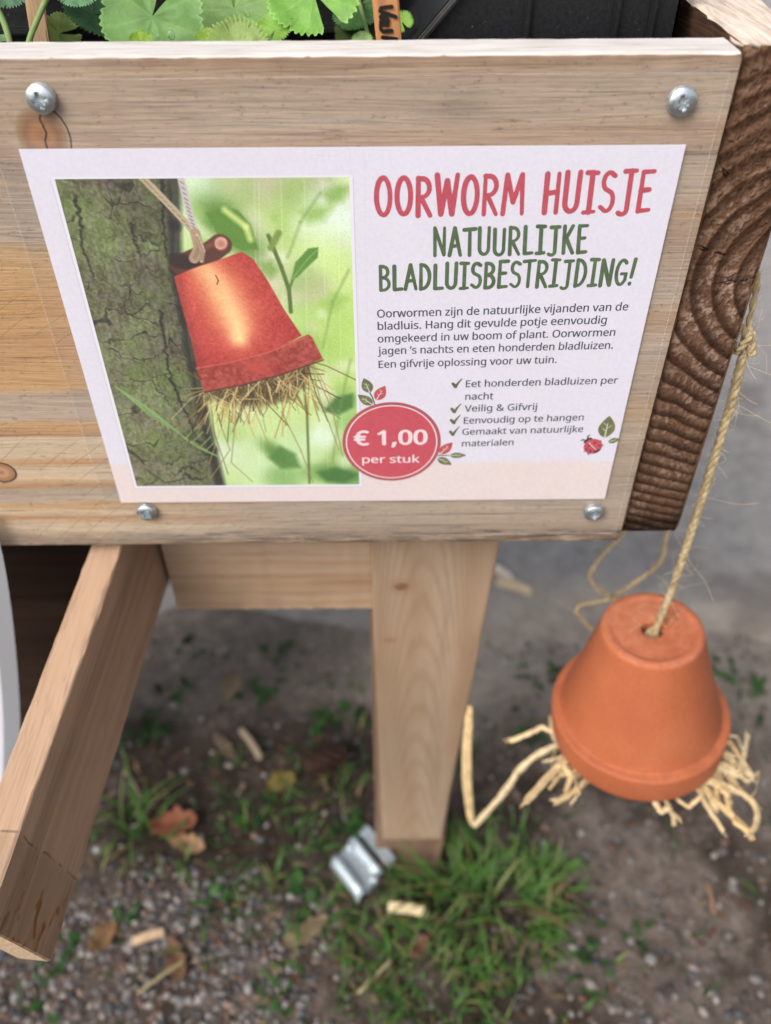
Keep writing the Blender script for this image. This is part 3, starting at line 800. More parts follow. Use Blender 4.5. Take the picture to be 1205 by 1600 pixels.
for k in range(7):                           # grass stem crossing the trunk
    stroke([(182 + k * 0.7, 602 + k * 0.4), (215 + k * 3, 622 + k * 4), (250 + k * 6, 648 + k * 5)], 2.0 - k * .15, (136, 172, 106), 0.8)
stroke([(182, 602), (240, 640), (300, 690), (340, 710)], 2, (132, 164, 100), 0.9)
for du, dv in ((0, 0), (12, 8), (-10, -7), (22, 12)):
    stroke([(300 + du, 690 + dv), (318 + du, 672 + dv)], 1.6, (140, 172, 104), 0.85); stroke([(296 + du, 688 + dv), (322 + du, 700 + dv)], 1.6, (132, 166, 96), 0.85)
stroke([(200, 665), (225, 690), (240, 735)], 2, (96, 112, 66), .7)
stroke([(222, 735), (250, 700), (275, 695)], 2.5, (120, 120, 92), .7); stroke([(228, 730), (260, 752), (290, 745)], 2.5, (60, 58, 46), .7)
# twig, pot, straw, string
dark = polymask([(300, 560), (330, 600), (480, 565), (478, 592), (458, 618), (410, 630), (356, 624), (328, 612)], 14)
paint(dark * 0.75, (70, 62, 38))
for k in range(190):
    u0 = rng.uniform(325, 486); v0 = 606 - (u0 - 322) * 0.25 + rng.uniform(-10, 4)
    L = rng.uniform(26, 100) * (1.0 if rng.random() < 0.8 else 1.4); a = rng.normal(0.0, 0.75) + (u0 - 400) / 420
    u1 = u0 + math.sin(a) * L; v1 = v0 + math.cos(a) * L
    mid_ = ((u0 + u1) / 2 + rng.normal(0, 5), (v0 + v1) / 2 + rng.normal(0, 4))
    cs = [(196, 166, 104), (168, 136, 78), (222, 198, 140), (130, 102, 56), (98, 76, 42), (70, 54, 34)][rng.integers(0, 6)]
    stroke([(u0, v0), mid_, (u1, v1)], rng.uniform(0.7, 1.7), cs, 0.85)
img_d = polymask([(318, 606), (400, 596), (486, 566), (482, 590), (440, 622), (380, 632), (330, 622)], 14)
paint(img_d * 0.55, (62, 52, 34))
for k in range(60):
    u0 = rng.uniform(330, 484); v0 = 608 - (u0 - 322) * 0.25 + rng.uniform(0, 26); a = rng.normal(0, 0.9); L = rng.uniform(14, 46)
    stroke([(u0, v0), (u0 + math.sin(a) * L, v0 + math.cos(a) * L)], rng.uniform(0.8, 1.6), [(206, 180, 120), (180, 150, 94), (232, 212, 160)][k % 3], 0.9)
for pts in (([(486, 560), (500, 620), (530, 700)]), ([(490, 570), (520, 640), (536, 710)]), ([(440, 640), (470, 700), (490, 752)]), ([(345, 660), (360, 700), (330, 745)]), ([(370, 640), (362, 720), (395, 750)])):
    stroke(pts, 1.4, (150, 132, 84), 0.9)
stroke([(283, 412), (304, 404), (330, 392), (346, 380)], 26, (92, 56, 44), 1, 2); stroke([(300, 398), (340, 374)], 6, (132, 88, 70), .7, 4)
stroke([(276, 404), (300, 410)], 18, (46, 34, 30), .85, 5)

cp = [(346 + 13 * math.cos(a), 378 + 13 * math.sin(a)) for a in np.linspace(0, 6.28, 18)[:-1]]
paint(polymask(cp, 1.5), (120, 66, 52)); cp = [(346 + 10 * math.cos(a), 378 + 10 * math.sin(a)) for a in np.linspace(0, 6.28, 18)[:-1]]
paint(polymask(cp, 1.5), (214, 170, 150)); blob(346, 379, 5, (184, 128, 108))
body = polymask([(273, 430), (300, 418), (340, 405), (378, 391), (396, 402), (420, 438), (445, 482), (472, 522), (400, 560), (310, 576), (300, 530), (286, 480)], 1.5)
sh = np.clip(np.hypot((JX - uv(350, 480)[0]) / 110, (IY - uv(350, 480)[1]) / 160), 0, 1)
pc = np.array((202, 86, 74.0)) - sh[..., None] * np.array((28, 24, 14.0)) + (vnoise(NH, NW, 3, 3, 51, 3) - 0.5)[..., None] * 34 + (vnoise(NH, NW, 30, 20, 53) - 0.5)[..., None] * 26
paint(body, pc)
fl = spline([np.array(p_, float) for p_ in ((318, 416), (333, 432), (349, 458), (362, 484), (371, 508), (374, 526))], 40)
halo = np.zeros((NH, NW)); core_ = np.zeros((NH, NW))
for i, p_ in enumerate(fl):
    c_ = uv(*p_); t = i / 39; sg = 9 + 14 * math.sin(math.pi * min(1, 0.15 + 0.75 * t)) ; d2 = (JX - c_[0]) ** 2 + (IY - c_[1]) ** 2
    halo = np.maximum(halo, np.exp(-d2 / (2 * (sg * 0.95) ** 2))); core_ = np.maximum(core_, (0.65 + 0.35 * t) * np.exp(-d2 / (2 * (sg * 0.62) ** 2)))
nzp = 0.85 + 0.3 * vnoise(NH, NW, 6, 6, 54)
paint(np.clip(halo * 0.65 * nzp, 0, 1) * body, (234, 140, 96)); paint(np.clip(core_ * 0.95 * nzp, 0, 1) * body, (252, 216, 156))
edge_l = polymask([(273, 430), (284, 428), (320, 572), (310, 576)], 10); paint(edge_l * 0.35, (120, 50, 44))
rim_ = polymask([(307, 571), (360, 562), (420, 546), (482, 520), (488, 524), (505, 558), (440, 582), (380, 598), (322, 610), (316, 600)], 1.5)
rc = np.array((164, 72, 64.0)) + (vnoise(NH, NW, 5, 5, 52, 3) - 0.5)[..., None] * 60
paint(rim_, rc); blob(405, 570, 22, (196, 82, 68), 1, .6, .7)
stroke([(308, 573), (360, 564), (420, 548), (484, 522)], 2.2, (214, 104, 84), 0.7)
stroke([(320, 610), (380, 599), (440, 583), (505, 560)], 2.5, (84, 36, 34), 0.7)
stroke([(338, 428), (342, 436), (340, 442)], 1.5, (110, 60, 40), .9)
for pts, w, cs in (([(218, 270), (240, 292), (272, 325), (306, 362)], 8.5, (186, 170, 140)), ([(282, 270), (292, 310), (300, 340), (308, 366)], 8, (196, 190, 190)), ([(306, 362), (312, 385), (304, 402)], 12, (176, 150, 124)), ([(308, 366), (318, 390), (316, 405)], 5, (206, 186, 160))):
    stroke(pts, w, cs, 1, 1.5)
    for k in range(14):
        t = (k + 0.5) / 14; i = min(int(t * (len(pts) - 1)), len(pts) - 2); f = t * (len(pts) - 1) - i
        u = pts[i][0] * (1 - f) + pts[i + 1][0] * f; v = pts[i][1] * (1 - f) + pts[i + 1][1] * f
        stroke([(u - 2.6, v - 1), (u + 2.6, v + 2.4)], 1.3, (118, 98, 74), .7)
img = np.clip(img, 0, 255)
img = (img - 128) * 1.06 + 126                         # faded ink-jet print
img += rng.normal(0, 5, (NH, NW, 1))
V = [(x_, -0.00112, z_) for z_ in gzp for x_ in gxp]
F = [(j * NW + i, (j + 1) * NW + i, (j + 1) * NW + i + 1, j * NW + i + 1) for j in range(NH - 1) for i in range(NW - 1)]
PRINT = attr_mat('print_ink', 0.6, 0.25)
pic = mesh_obj('printed_picture', V, F, PRINT, sign)
color_attr(pic, lin(np.clip(img, 0, 255)).reshape(-1, 3))
# thin white frame and grey line round the picture
def flat(name, quads, mat, parent, y):
    V = []; F = []
    for q in quads:
        b = len(V); V += [(p[0], y, p[1]) for p in q]; F.append(tuple(range(b, b + len(q))))
    return mesh_obj(name, V, F, mat, parent, False)
def rect(x0, x1, z0, z1): return [(x0, z0), (x1, z0), (x1, z1), (x0, z1)]
e = 0.0011
flat('picture_frame_line', [rect(PX0 - e, PX1 + e, PZ1, PZ1 + e * .6), rect(PX0 - e, PX1 + e, PZ0 - e, PZ0), rect(PX0 - e, PX0, PZ0, PZ1), rect(PX1, PX1 + e, PZ0, PZ1)],
     plain('frame_white', (230, 227, 236), 0.6), pic, -0.001115)
flat('picture_shadow_line', [rect(PX0 - e - .0003, PX0 - e, PZ0 - e, PZ1), rect(PX1 + e, PX1 + e + .0003, PZ0 - e, PZ1), rect(PX0 - e, PX1 + e, PZ0 - e - .0003, PZ0 - e)],
     plain('frame_line', (200, 198, 212), 0.6), pic, -0.001115)

# ---- lettering
FONT = None
try:
    fp = os.path.join(bpy.utils.resource_path('LOCAL'), 'datafiles', 'fonts', 'NotoSansHebrew-Regular.woff2')
    fp = [p for p in (fp, fp.replace('Hebrew-Regular', 'Hebrew-VariableFont_wdth,wght')) if os.path.exists(p)]
    if not fp:
        d_ = os.path.join(bpy.utils.resource_path('LOCAL'), 'datafiles', 'fonts')
        fp = [os.path.join(d_, f) for f in os.listdir(d_) if 'Hebrew' in f]
    FONT = bpy.data.fonts.load(fp[0])
except Exception:
    FONT = None
def text_geo(body, bold=0.0):
    cu = bpy.data.curves.new('lettering', 'FONT'); cu.body = body; cu.size = 1; cu.offset = bold; cu.resolution_u = 3
    if FONT: cu.font = FONT
    o = bpy.data.objects.new('lettering', cu); COL.objects.link(o)
    dg = bpy.context.evaluated_depsgraph_get()
    me = bpy.data.meshes.new_from_object(o.evaluated_get(dg))
    V = np.array([v.co[:2] for v in me.vertices]); F = [tuple(p.vertices) for p in me.polygons]
    bpy.data.objects.remove(o); bpy.data.curves.remove(cu); bpy.data.meshes.remove(me)
    return V, F
def text_line(body, left, right, capref, V, F, y, bold=0.0, xh=None):
    """left/right: photo pixels of the baseline ends; capref: cap or x height in metres."""
    v, f = text_geo(body, 0)
    a, b = onY(*left), onY(*right)
    A = np.array([a[0], a[2]]); B = np.array([b[0], b[2]])
    w = v[:, 0].max() - v[:, 0].min()
    sxx = np.linalg.norm(B - A) / w
    d = (B - A) / np.linalg.norm(B - A); nrm = np.array([-d[1], d[0]])
    for kk, (ox, oy) in enumerate(((-1, 0), (1, 0), (0, 1), (0, -1))):
        base = len(V)
        for q in v:
            p = A + d * (q[0] - v[:, 0].min()) * sxx + nrm * q[1] * capref + (d * ox + nrm * oy * 0.6) * bold * capref
            V.append((p[0], y - 0.000004 * kk, p[1]))
        F += [tuple(i + base for i in fc) for fc in f]
def c4(x, y): return 530 + x / 2.191, 220 + y / 2.191
INK = plain('grey_ink', (70, 70, 86), 0.6, 0.25, 0.12, 900)
TY = -0.00114
V = []; F = []
for s, a, b in (('Oorwormen zijn de natuurlijke vijanden van de', (131, 600), (985, 575)),
                ('bladluis. Hang dit gevulde potje eenvoudig', (133, 642), (912, 620)),
                ('omgekeerd in uw boom of plant. Oorwormen', (133, 685), (941, 662)),
                ('jagen \u2019s nachts en eten honderden bladluizen.', (133, 726), (934, 706)),
                ('Een gifvrije oplossing voor uw tuin.', (136, 772), (742, 755))):
    text_line(s, c4(*a), c4(*b), 0.00545, V, F, TY, 0.014)
mesh_obj('paragraph_text', V, F, INK, sign, False)
V = []; F = []
BL = (('Eet honderden bladluizen per', (433, 838), (950, 825)), ('nacht', (431, 881), (526, 879)), ('Veilig & Gifvrij', (429, 922), (675, 915)),
      ('Eenvoudig op te hangen', (426, 963), (834, 951)), ('Gemaakt van natuurlijke', (421, 1001), (832, 991)), ('materialen', (420, 1041), (595, 1036)))
for s, a, b in BL:
    text_line(s, c4(*a), c4(*b), 0.0054, V, F, TY, 0.014)
bul = mesh_obj('bullet_text', V, F, INK, sign, False)

def ribbon(pts, w0, w1, V, F, y, caps=True):
    """Brush stroke with round ends in the sign plane (points are (x, z))."""
    P = [np.array(p, float) for p in pts]; n = len(P)
    L = []; Rr = []
    for i in range(n):
        t = P[min(i + 1, n - 1)] - P[max(i - 1, 0)]; t /= np.linalg.norm(t) + 1e-12
        nn = np.array([-t[1], t[0]]); w = (w0 + (w1 - w0) * i / max(1, n - 1)) / 2
        L.append(P[i] + nn * w); Rr.append(P[i] - nn * w)
    b = len(V)
    for l, r in zip(L, Rr): V.append((l[0], y, l[1])); V.append((r[0], y, r[1]))
    for i in range(n - 1): F.append((b + 2 * i, b + 2 * i + 1, b + 2 * i + 3, b + 2 * i + 2))
    if caps:
        for i, w in ((0, w0), (n - 1, w1)):
            b = len(V); yy = y - (0.0000015 if i == 0 else 0.000003)
            for k in range(10):
                a = 2 * math.pi * k / 10
                V.append((P[i][0] + math.cos(a) * w / 2, yy, P[i][1] + math.sin(a) * w / 2))
            F.append(tuple(range(b, b + 10)))
def arc(cx, cy, rx, ry, a0, a1, n=14):
    return [(cx + rx * math.cos(R_(a0 + (a1 - a0) * i / (n - 1))), cy + ry * math.sin(R_(a0 + (a1 - a0) * i / (n - 1)))) for i in range(n)]
GLY = {  # hand-lettered narrow capitals: width, strokes in a box 0..1 high
    'O': (0.46, [arc(0.23, 0.5, 0.19, 0.47, 80, 440, 26)]),
    'R': (0.44, [[(0.06, 0), (0.06, 1.0)], [(0.06, 0.98)] + arc(0.17, 0.74, 0.2, 0.24, 80, -80, 10) + [(0.07, 0.48)], [(0.14, 0.49), (0.4, 0.0)]]),
    'W': (0.62, [[(0.03, 1.0), (0.15, 0.02), (0.31, 0.86), (0.46, 0.02), (0.59, 1.0)]]),
    'M': (0.62, [[(0.04, 0.0), (0.11, 1.0), (0.31, 0.3), (0.52, 1.0), (0.58, 0.0)]]),
    'H': (0.46, [[(0.07, 0), (0.07, 1.0)], [(0.39, 0), (0.39, 1.0)], [(0.07, 0.5), (0.39, 0.54)]]),
    'U': (0.46, [[(0.05, 1.0), (0.05, 0.3)] + arc(0.22, 0.24, 0.17, 0.23, 180, 360, 10) + [(0.39, 0.4), (0.4, 1.0)]]),
    'I': (0.34, [[(0.17, 0), (0.17, 1.0)], [(0.03, 1.0), (0.31, 0.99)], [(0.03, 0.0), (0.31, 0.02)]]),
    'S': (0.4, [[(0.34, 0.9)] + arc(0.2, 0.76, 0.15, 0.22, 50, 235, 10) + arc(0.2, 0.27, 0.16, 0.26, 55, -130, 12) + [(0.03, 0.12)]]),
    'J': (0.42, [[(0.1, 0.99), (0.4, 1.0)], [(0.27, 1.0), (0.27, 0.1)] + arc(0.14, 0.04, 0.13, 0.12, 0, -140, 7)]),
    'E': (0.4, [[(0.07, 0), (0.07, 1.0)], [(0.07, 0.99), (0.36, 1.0)], [(0.07, 0.53), (0.29, 0.55)], [(0.07, 0.01), (0.36, 0.03)]]),
    'N': (0.48, [[(0.06, 0), (0.06, 1.0), (0.4, 0.02), (0.42, 1.0)]]),
    'A': (0.46, [[(0.02, 0.0), (0.22, 1.0), (0.43, 0.0)], [(0.1, 0.34), (0.36, 0.36)]]),
    'T': (0.42, [[(0.21, 0), (0.21, 1.0)], [(0.0, 0.97), (0.42, 1.0)]]),
    'L': (0.38, [[(0.07, 1.0), (0.07, 0.02), (0.35, 0.04)]]),
    'K': (0.44, [[(0.07, 0), (0.07, 1.0)], [(0.37, 1.0), (0.09, 0.44)], [(0.15, 0.55), (0.41, 0.0)]]),
    'B': (0.44, [[(0.07, 0), (0.07, 1.0)], [(0.07, 0.99)] + arc(0.17, 0.76, 0.18, 0.22, 80, -80, 9) + [(0.08, 0.53)], [(0.1, 0.52)] + arc(0.18, 0.26, 0.21, 0.25, 80, -85, 10) + [(0.07, 0.0)]]),
    'D': (0.46, [[(0.07, 0), (0.07, 1.0)], [(0.07, 0.99)] + arc(0.12, 0.5, 0.28, 0.48, 78, -78, 14) + [(0.07, 0.01)]]),
    'G': (0.46, [arc(0.25, 0.5, 0.2, 0.48, 50, 290, 18) + [(0.41, 0.2), (0.41, 0.44)], [(0.25, 0.45), (0.43, 0.45)]]),
    '!': (0.22, [[(0.15, 1.0), (0.09, 0.3)], [(0.07, 0.06), (0.068, 0.02)]]),
    ' ': (0.3, []),
}
def hand_text(name, txt, bl, br, tl, tr, weight, mat, track=0.06, seed=0):
    """bl/br: baseline ends, tl/tr: cap line ends, as photo pixels."""
    r = random.Random(seed)
    q = [np.array(onY(*p))[[0, 2]] for p in (bl, br, tl, tr)]
    tot = sum(GLY[ch][0] + track for ch in txt) - track
    V = []; F = []; pos = 0; kk = 0
    for ch in txt:
        w, strokes = GLY[ch]
        dv = r.uniform(-0.02, 0.02); hv = r.uniform(0.97, 1.03)
        for st in strokes:
            pts = []
            for (a, b) in st:
                pts.append((a, b))
            dense = []
            for i in range(len(pts) - 1):
                m_ = max(1, int(math.hypot(pts[i + 1][0] - pts[i][0], pts[i + 1][1] - pts[i][1]) / 0.1)) if len(pts) < 8 else 1
                for k in range(m_): dense.append((pts[i][0] + (pts[i + 1][0] - pts[i][0]) * k / m_, pts[i][1] + (pts[i + 1][1] - pts[i][1]) * k / m_))
            dense.append(pts[-1])
            out = []
            for (a, b) in dense:
                s = (pos + a) / tot; t = b * hv + dv
                p0 = q[0] * (1 - s) + q[1] * s; p1 = q[2] * (1 - s) + q[3] * s
                out.append(p0 * (1 - t) + p1 * t)
            wgt = weight * r.uniform(0.9, 1.12)
            # sharp corners: break the stroke so that ribbons keep their width
            seg = [out[0]]
            for i in range(1, len(out)):
                seg.append(out[i])
                if i < len(out) - 1:
                    d1 = out[i] - out[i - 1]; d2 = out[i + 1] - out[i]
                    if np.dot(d1, d2) < 0.55 * np.linalg.norm(d1) * np.linalg.norm(d2):
                        ribbon(seg, wgt, wgt, V, F, TY - 0.000004 * (kk % 5)); kk += 1; seg = [out[i]]
            ribbon(seg, wgt, wgt * r.uniform(0.8, 1.0), V, F, TY - 0.000004 * (kk % 5)); kk += 1
        pos += w + track
    return mesh_obj(name, V, F, mat, sign, False)
RED = plain('red_ink', (186, 70, 86), 0.6, 0.25, 0.12, 700)
GREEN = plain('green_ink', (74, 98, 62), 0.6, 0.25, 0.25, 260)
hand_text('heading', 'OORWORM HUISJE', c4(124, 252), c4(1060, 236), c4(122, 120), c4(1082, 99), 0.0017, RED, 0.11, 1)
hand_text('subheading', 'NATUURLIJKE', c4(322, 390), c4(845, 378), c4(322, 298), c4(852, 288), 0.00135, GREEN, 0.11, 2)
hand_text('subheading', 'BLADLUISBESTRIJDING!', c4(137, 506), c4(1004, 488), c4(135, 424), c4(1020, 398), 0.00132, GREEN, 0.09, 3)
# ticks before the list
OLIVE = plain('olive_ink', (92, 98, 62), 0.6, 0.25, 0.2, 400)
V = []; F = []
for (x_, y_) in ((388, 828), (384, 914), (382, 952), (379, 992)):
    pts = [np.array(onY(*c4(x_ + a, y_ + b)))[[0, 2]] for a, b in ((1, -2), (10, 8), (20, -6), (32, -19))]
    ribbon(pts[:2], 0.0012, 0.0015, V, F, TY); ribbon(pts[1:], 0.0012, 0.0004, V, F, TY - 0.000006)
mesh_obj('tick_marks', V, F, OLIVE, sign, False)

# ---- round price badge
bc = onY(612.0, 689.5); bcx, bcz = bc[0], bc[2]
rx = (onY(688.5, 688)[0] - onY(535, 690)[0]) / 2; rz = (onY(612, 628)[2] - onY(612, 750.5)[2]) / 2
def disc(r0, r1, y, V, F, n=72):
    b = len(V)
    for k in range(n):
        a = 2 * math.pi * k / n
        V.append((bcx + rx * r1 * math.cos(a), y, bcz + rz * r1 * math.sin(a)))
    if r0 == 0: F.append(tuple(range(b, b + n))); return
    for k in range(n):
        a = 2 * math.pi * k / n
        V.append((bcx + rx * r0 * math.cos(a), y, bcz + rz * r0 * math.sin(a)))
    for k in range(n): F.append((b + k, b + (k + 1) % n, b + n + (k + 1) % n, b + n + k))
V = []; F = []; disc(0, 1.0, -0.00114, V, F)
badge = mesh_obj('price_badge', V, F, plain('badge_red', (196, 74, 88), 0.6, 0.25, 0.07, 500), sign, False)
V = []; F = []; disc(0.93, 1.0, -0.00115, V, F)
mesh_obj('badge_border', V, F, plain('badge_dark_red', (172, 80, 88), 0.6, 0.25, 0.07, 500), badge, False)
WHITE = plain('badge_white', (238, 214, 218), 0.6, 0.25)
V = []; F = []; disc(0.905, 0.93, -0.00116, V, F)
mesh_obj('badge_ring', V, F, WHITE, badge, False)
V = []; F = []
text_line('\u20ac 1,00', c4(54, 1036), c4(299, 1032), 0.0124, V, F, -0.00117, 0.03)
text_line('per stuk', c4(80, 1097), c4(274, 1095), 0.0066, V, F, -0.00117, 0.018)
mesh_obj('price_text', V, F, WHITE, badge, False)

# ---- little printed leaves and the ladybird
LEAFG = plain('leaf_print_green', (108, 112, 68), 0.6, 0.25, 0.25, 300)
VEIN = plain('leaf_print_vein', (206, 208, 186), 0.6, 0.25)
LEAFR = plain('leaf_print_red', (194, 74, 84), 0.6, 0.25, 0.1, 300)
def leaf_print(a, b, wd, mat, y=-0.00114):
    A, B = (np.array(onY(*p))[[0, 2]] for p in (a, b))
    d = B - A; L = np.linalg.norm(d); d /= L; nn = np.array([-d[1], d[0]])
    prof = [(t, math.sin(math.pi * t ** 0.8) ** 0.9 * wd * L / 2) for t in np.linspace(0, 1, 12)]
    pts = [A + d * t * L + nn * w for t, w in prof] + [A + d * t * L - nn * w for t, w in prof[::-1]][1:-1]
    V = [(p[0], y, p[1]) for p in pts]
    o = mesh_obj('leaf_print', V, [tuple(range(len(V)))], mat, sign, False)
    V = []; F = []
    ribbon([A + d * L * t for t in np.linspace(0.02, 0.7, 5)], L * 0.06, L * 0.02, V, F, y - 0.00001, False)
    for t, sgn in ((0.3, 1), (0.42, -1), (0.55, 1)):
        ribbon([A + d * L * t, A + d * L * (t + 0.14) + nn * sgn * wd * L * 0.25], L * 0.03, L * 0.015, V, F, y - 0.00002, False)
    mesh_obj('leaf_vein', V, F, VEIN, o, False)
def c3(x, y): return 550 + x / 6.342, 570 + y / 6.342
def c2(x, y): return 890 + x / 12.05, 630 + y / 12.05
leaf_print(c3(178, 262), c3(118, 115), 0.62, LEAFG); leaf_print(c3(206, 380), c3(58, 280), 0.55, LEAFG); leaf_print(c3(240, 335), c3(330, 192), 0.6, LEAFR)
leaf_print(c3(870, 868), c3(996, 752), 0.55, LEAFR); leaf_print(c3(965, 882), c3(1132, 880), 0.42, LEAFG); leaf_print(c3(845, 905), c3(988, 975), 0.5, LEAFG)
leaf_print(c2(650, 620), c2(742, 205), 0.62, LEAFG); leaf_print(c2(712, 700), c2(940, 640), 0.55, LEAFG)
TWIGINK = plain('twig_ink', (78, 88, 78), 0.6)
for pts in ((c3(175, 255), c3(205, 310), c3(228, 382)), (c3(850, 880), c3(905, 882), c3(965, 882))):
    V = []; F = []
    ribbon([np.array(onY(*p))[[0, 2]] for p in pts], 0.0006, 0.0005, V, F, TY, False)
    mesh_obj('twig_print', V, F, TWIGINK, sign, False)
def ell(cu, cv, ru, rv, ang, y, V, F, n=24, a0=0, a1=360):
    b = len(V)
    for k in range(n):
        a = R_(a0 + (a1 - a0) * k / (n if a1 - a0 == 360 else n - 1))
        ex, ey = ru * math.cos(a), rv * math.sin(a); ca, sa = math.cos(R_(ang)), math.sin(R_(ang))
        p = onY(*c2(cu + ex * ca - ey * sa, cv + ex * sa + ey * ca)); V.append((p[0], y, p[2]))
    F.append(tuple(range(b, b + n)))
V = []; F = []; ell(432, 782, 182, 138, -18, -0.00115, V, F)
lady = mesh_obj('ladybird_print', V, F, plain('ladybird_red', (196, 70, 84), 0.6, 0.25, 0.1, 500), sign, False)
V = []; F = []
ell(340, 672, 92, 42, -28, -0.00114, V, F)
for cu, cv, r in ((350, 770, 22), (465, 712, 24), (312, 832, 20), (382, 868, 24), (552, 765, 20)): ell(cu, cv, r, r * .85, 0, -0.00117, V, F, 10)
ell(500, 868, 70, 26, -24, -0.00117, V, F)
for pts in (((330, 650), (338, 590), (372, 565)), ((290, 670), (240, 655), (200, 678)), ((600, 762), (630, 755)), ((570, 690), (590, 670)), ((350, 915), (345, 945)), ((280, 870), (262, 885))):
    ribbon([np.array(onY(*c2(*p)))[[0, 2]] for p in pts], 0.0006, 0.0006, V, F, -0.00113, False)
mesh_obj('ladybird_spots', V, F, plain('ladybird_black', (62, 48, 62), 0.6), lady, False)
V = []; F = []
ribbon([np.array(onY(*c2(*p)))[[0, 2]] for p in ((352, 705), (420, 780), (500, 850))], 0.0004, 0.0003, V, F, -0.00119, False)
mesh_obj('wing_line', V, F, VEIN, lady, False)

# ---- the laminating film, its edge welded flat outside the paper
nx_, nz_ = 150, 130
lx = np.linspace(-0.1125, 0.1132, nx_); lz = np.linspace(-0.0953, 0.0945, nz_)
V = []
for j, zz_ in enumerate(lz):
    for i, xx_ in enumerate(lx):
        out_ = max(abs(xx_) - PW, abs(zz_) - PH)
        t = min(1, max(0, (out_ - 0.0004) / 0.003)); t = t * t * (3 - 2 * t)
        yb = -0.00185 * (1 - t) - 0.0010 * t
        yb -= 0.00022 * mnoise.noise(Vector((xx_ * 30, zz_ * 38, 2.0))) * t
        sl = 0.0008 * (xx_ / 0.11) * (1 if i == 0 or i == nx_ - 1 else 0)
        V.append((xx_ + 0.0006 * (zz_ > 0) * 0, yb, zz_ + 0.0004 * math.sin(xx_ * 20)))
F = [(j * nx_ + i, j * nx_ + i + 1, (j + 1) * nx_ + i + 1, (j + 1) * nx_ + i) for j in range(nz_ - 1) for i in range(nx_ - 1)]
g = NT('laminate_film', 0.15, 0.5)
tr = g.n('BsdfTransparent', {'Color': (0.985, 0.985, 0.985, 1)})
gl = g.n('BsdfGlossy', {'Color': (1, 1, 1, 1), 'Roughness': 0.22})
df = g.n('BsdfDiffuse', {'Color': (0.8, 0.8, 0.82, 1)})
fr = g.math('MULTIPLY', g.n('Fresnel', {'IOR': 1.42}), g.math('SUBTRACT', 1.0, g.n('NewGeometry', out='Backfacing')))
sc_ = g.noise(g.map((60, 1, 900), rot=(0, R_(38), 0)), 1, 2, 0.6)
scm = g.math('MULTIPLY', g.step(sc_, 0.66, 0.74), 0.05)
mx = g.n('MixShader', {0: g.math('ADD', 0.035, scm), 1: tr, 2: df})
mx2 = g.n('MixShader', {0: g.math('MULTIPLY', fr, 0.8), 1: mx, 2: gl})
g.t.links.new(mx2, g.out.inputs[0])
film = mesh_obj('laminate_film', V, F, g.m, sign)
g = NT('laminate_edge', 0.25, 0.5)
tr = g.n('BsdfTransparent'); df = g.n('BsdfDiffuse', {'Color': (0.78, 0.76, 0.74, 1)})
g.t.links.new(g.n('MixShader', {0: 0.16, 1: tr, 2: df}), g.out.inputs[0])
ring = [V[i] for i in range(nx_)] + [V[j * nx_ + nx_ - 1] for j in range(1, nz_)] + [V[(nz_ - 1) * nx_ + i] for i in range(nx_ - 2, -1, -1)] + [V[j * nx_] for j in range(nz_ - 2, -1, -1)]
tv, tf = tube_geo(ring, 0.00013, 5, 1.0)
mesh_obj('film_edge', tv, tf, g.m, film)

# ---- four pan-head screws with a cross recess
def screw(u, v, r, rot):
    p = onY(u, v)
    nr, na = 44, 112; V = []; F = []
    for i in range(nr):
        t = i / (nr - 1)
        for k in range(na):
            a = 2 * math.pi * k / na
            rr_ = t
            hh = 0.0021 * math.sqrt(max(0, 1 - (t * 0.93) ** 2.6)) + 0.0003
            if t > 0.97: hh = 0.0
            xx_, yy_ = t * math.cos(a), t * math.sin(a)
            ca, sa = math.cos(rot), math.sin(rot)
            qx, qy = xx_ * ca + yy_ * sa, -xx_ * sa + yy_ * ca
            wd = 0.14
            arm = min(abs(qx), abs(qy)); far = max(abs(qx), abs(qy))
            inn = np.clip((wd - arm) / 0.02, 0, 1) * np.clip((0.56 - far) / 0.03, 0, 1)
            qd = (abs(qx) + abs(qy)) / 1.414; qo = abs(abs(qx) - abs(qy)) / 1.414
            star = np.clip((0.05 - qo) / 0.03, 0, 1) * np.clip((0.42 - qd) / 0.06, 0, 1) * 0.35
            core = np.clip((0.26 - t) / 0.05, 0, 1)
            hh -= 0.0021 * max(inn, star, core * 0.9) * (1.0 - 0.35 * far)
            V.append((p[0] + xx_ * r, -0.0012 - hh, p[2] + yy_ * r))
    for i in range(nr - 1):
        for k in range(na):
            k2 = (k + 1) % na
            F.append((i * na + k, i * na + k2, (i + 1) * na + k2, (i + 1) * na + k))
    b = len(V)
    for k in range(na): a = 2 * math.pi * k / na; V.append((p[0] + r * 0.97 * math.cos(a), 0.004, p[2] + r * 0.97 * math.sin(a)))
    for k in range(na): k2 = (k + 1) % na; F.append(((nr - 1) * na + k, (nr - 1) * na + k2, b + k2, b + k))
    o = mesh_obj('screw', V, F, STEEL, sign)
    o.data.validate()
    try: o.data.set_sharp_from_angle(angle=R_(38))
    except Exception: pass
    return o
g = NT('zinc_screw', 0.3, 0.5)
nz = g.noise(g.map((900, 900, 900)), 1, 3); g.color(g.ramp(nz, [(0.3, L4(200, 210, 214)), (0.7, L4(228, 234, 236))]))
g.rough(g.ramp(nz, [(0.3, 0.3), (0.7, 0.42)])); g.b.inputs['Metallic'].default_value = 0.95
g.bump(nz, 0.12, 0.0002)
STEEL = g.m
screw(66.5, 152, 0.0044, 0.15); screw(1063.5, 156, 0.0044, 0.35); screw(230.5, 796.5, 0.0044, 0.75); screw(927, 797, 0.0044, 0.2)

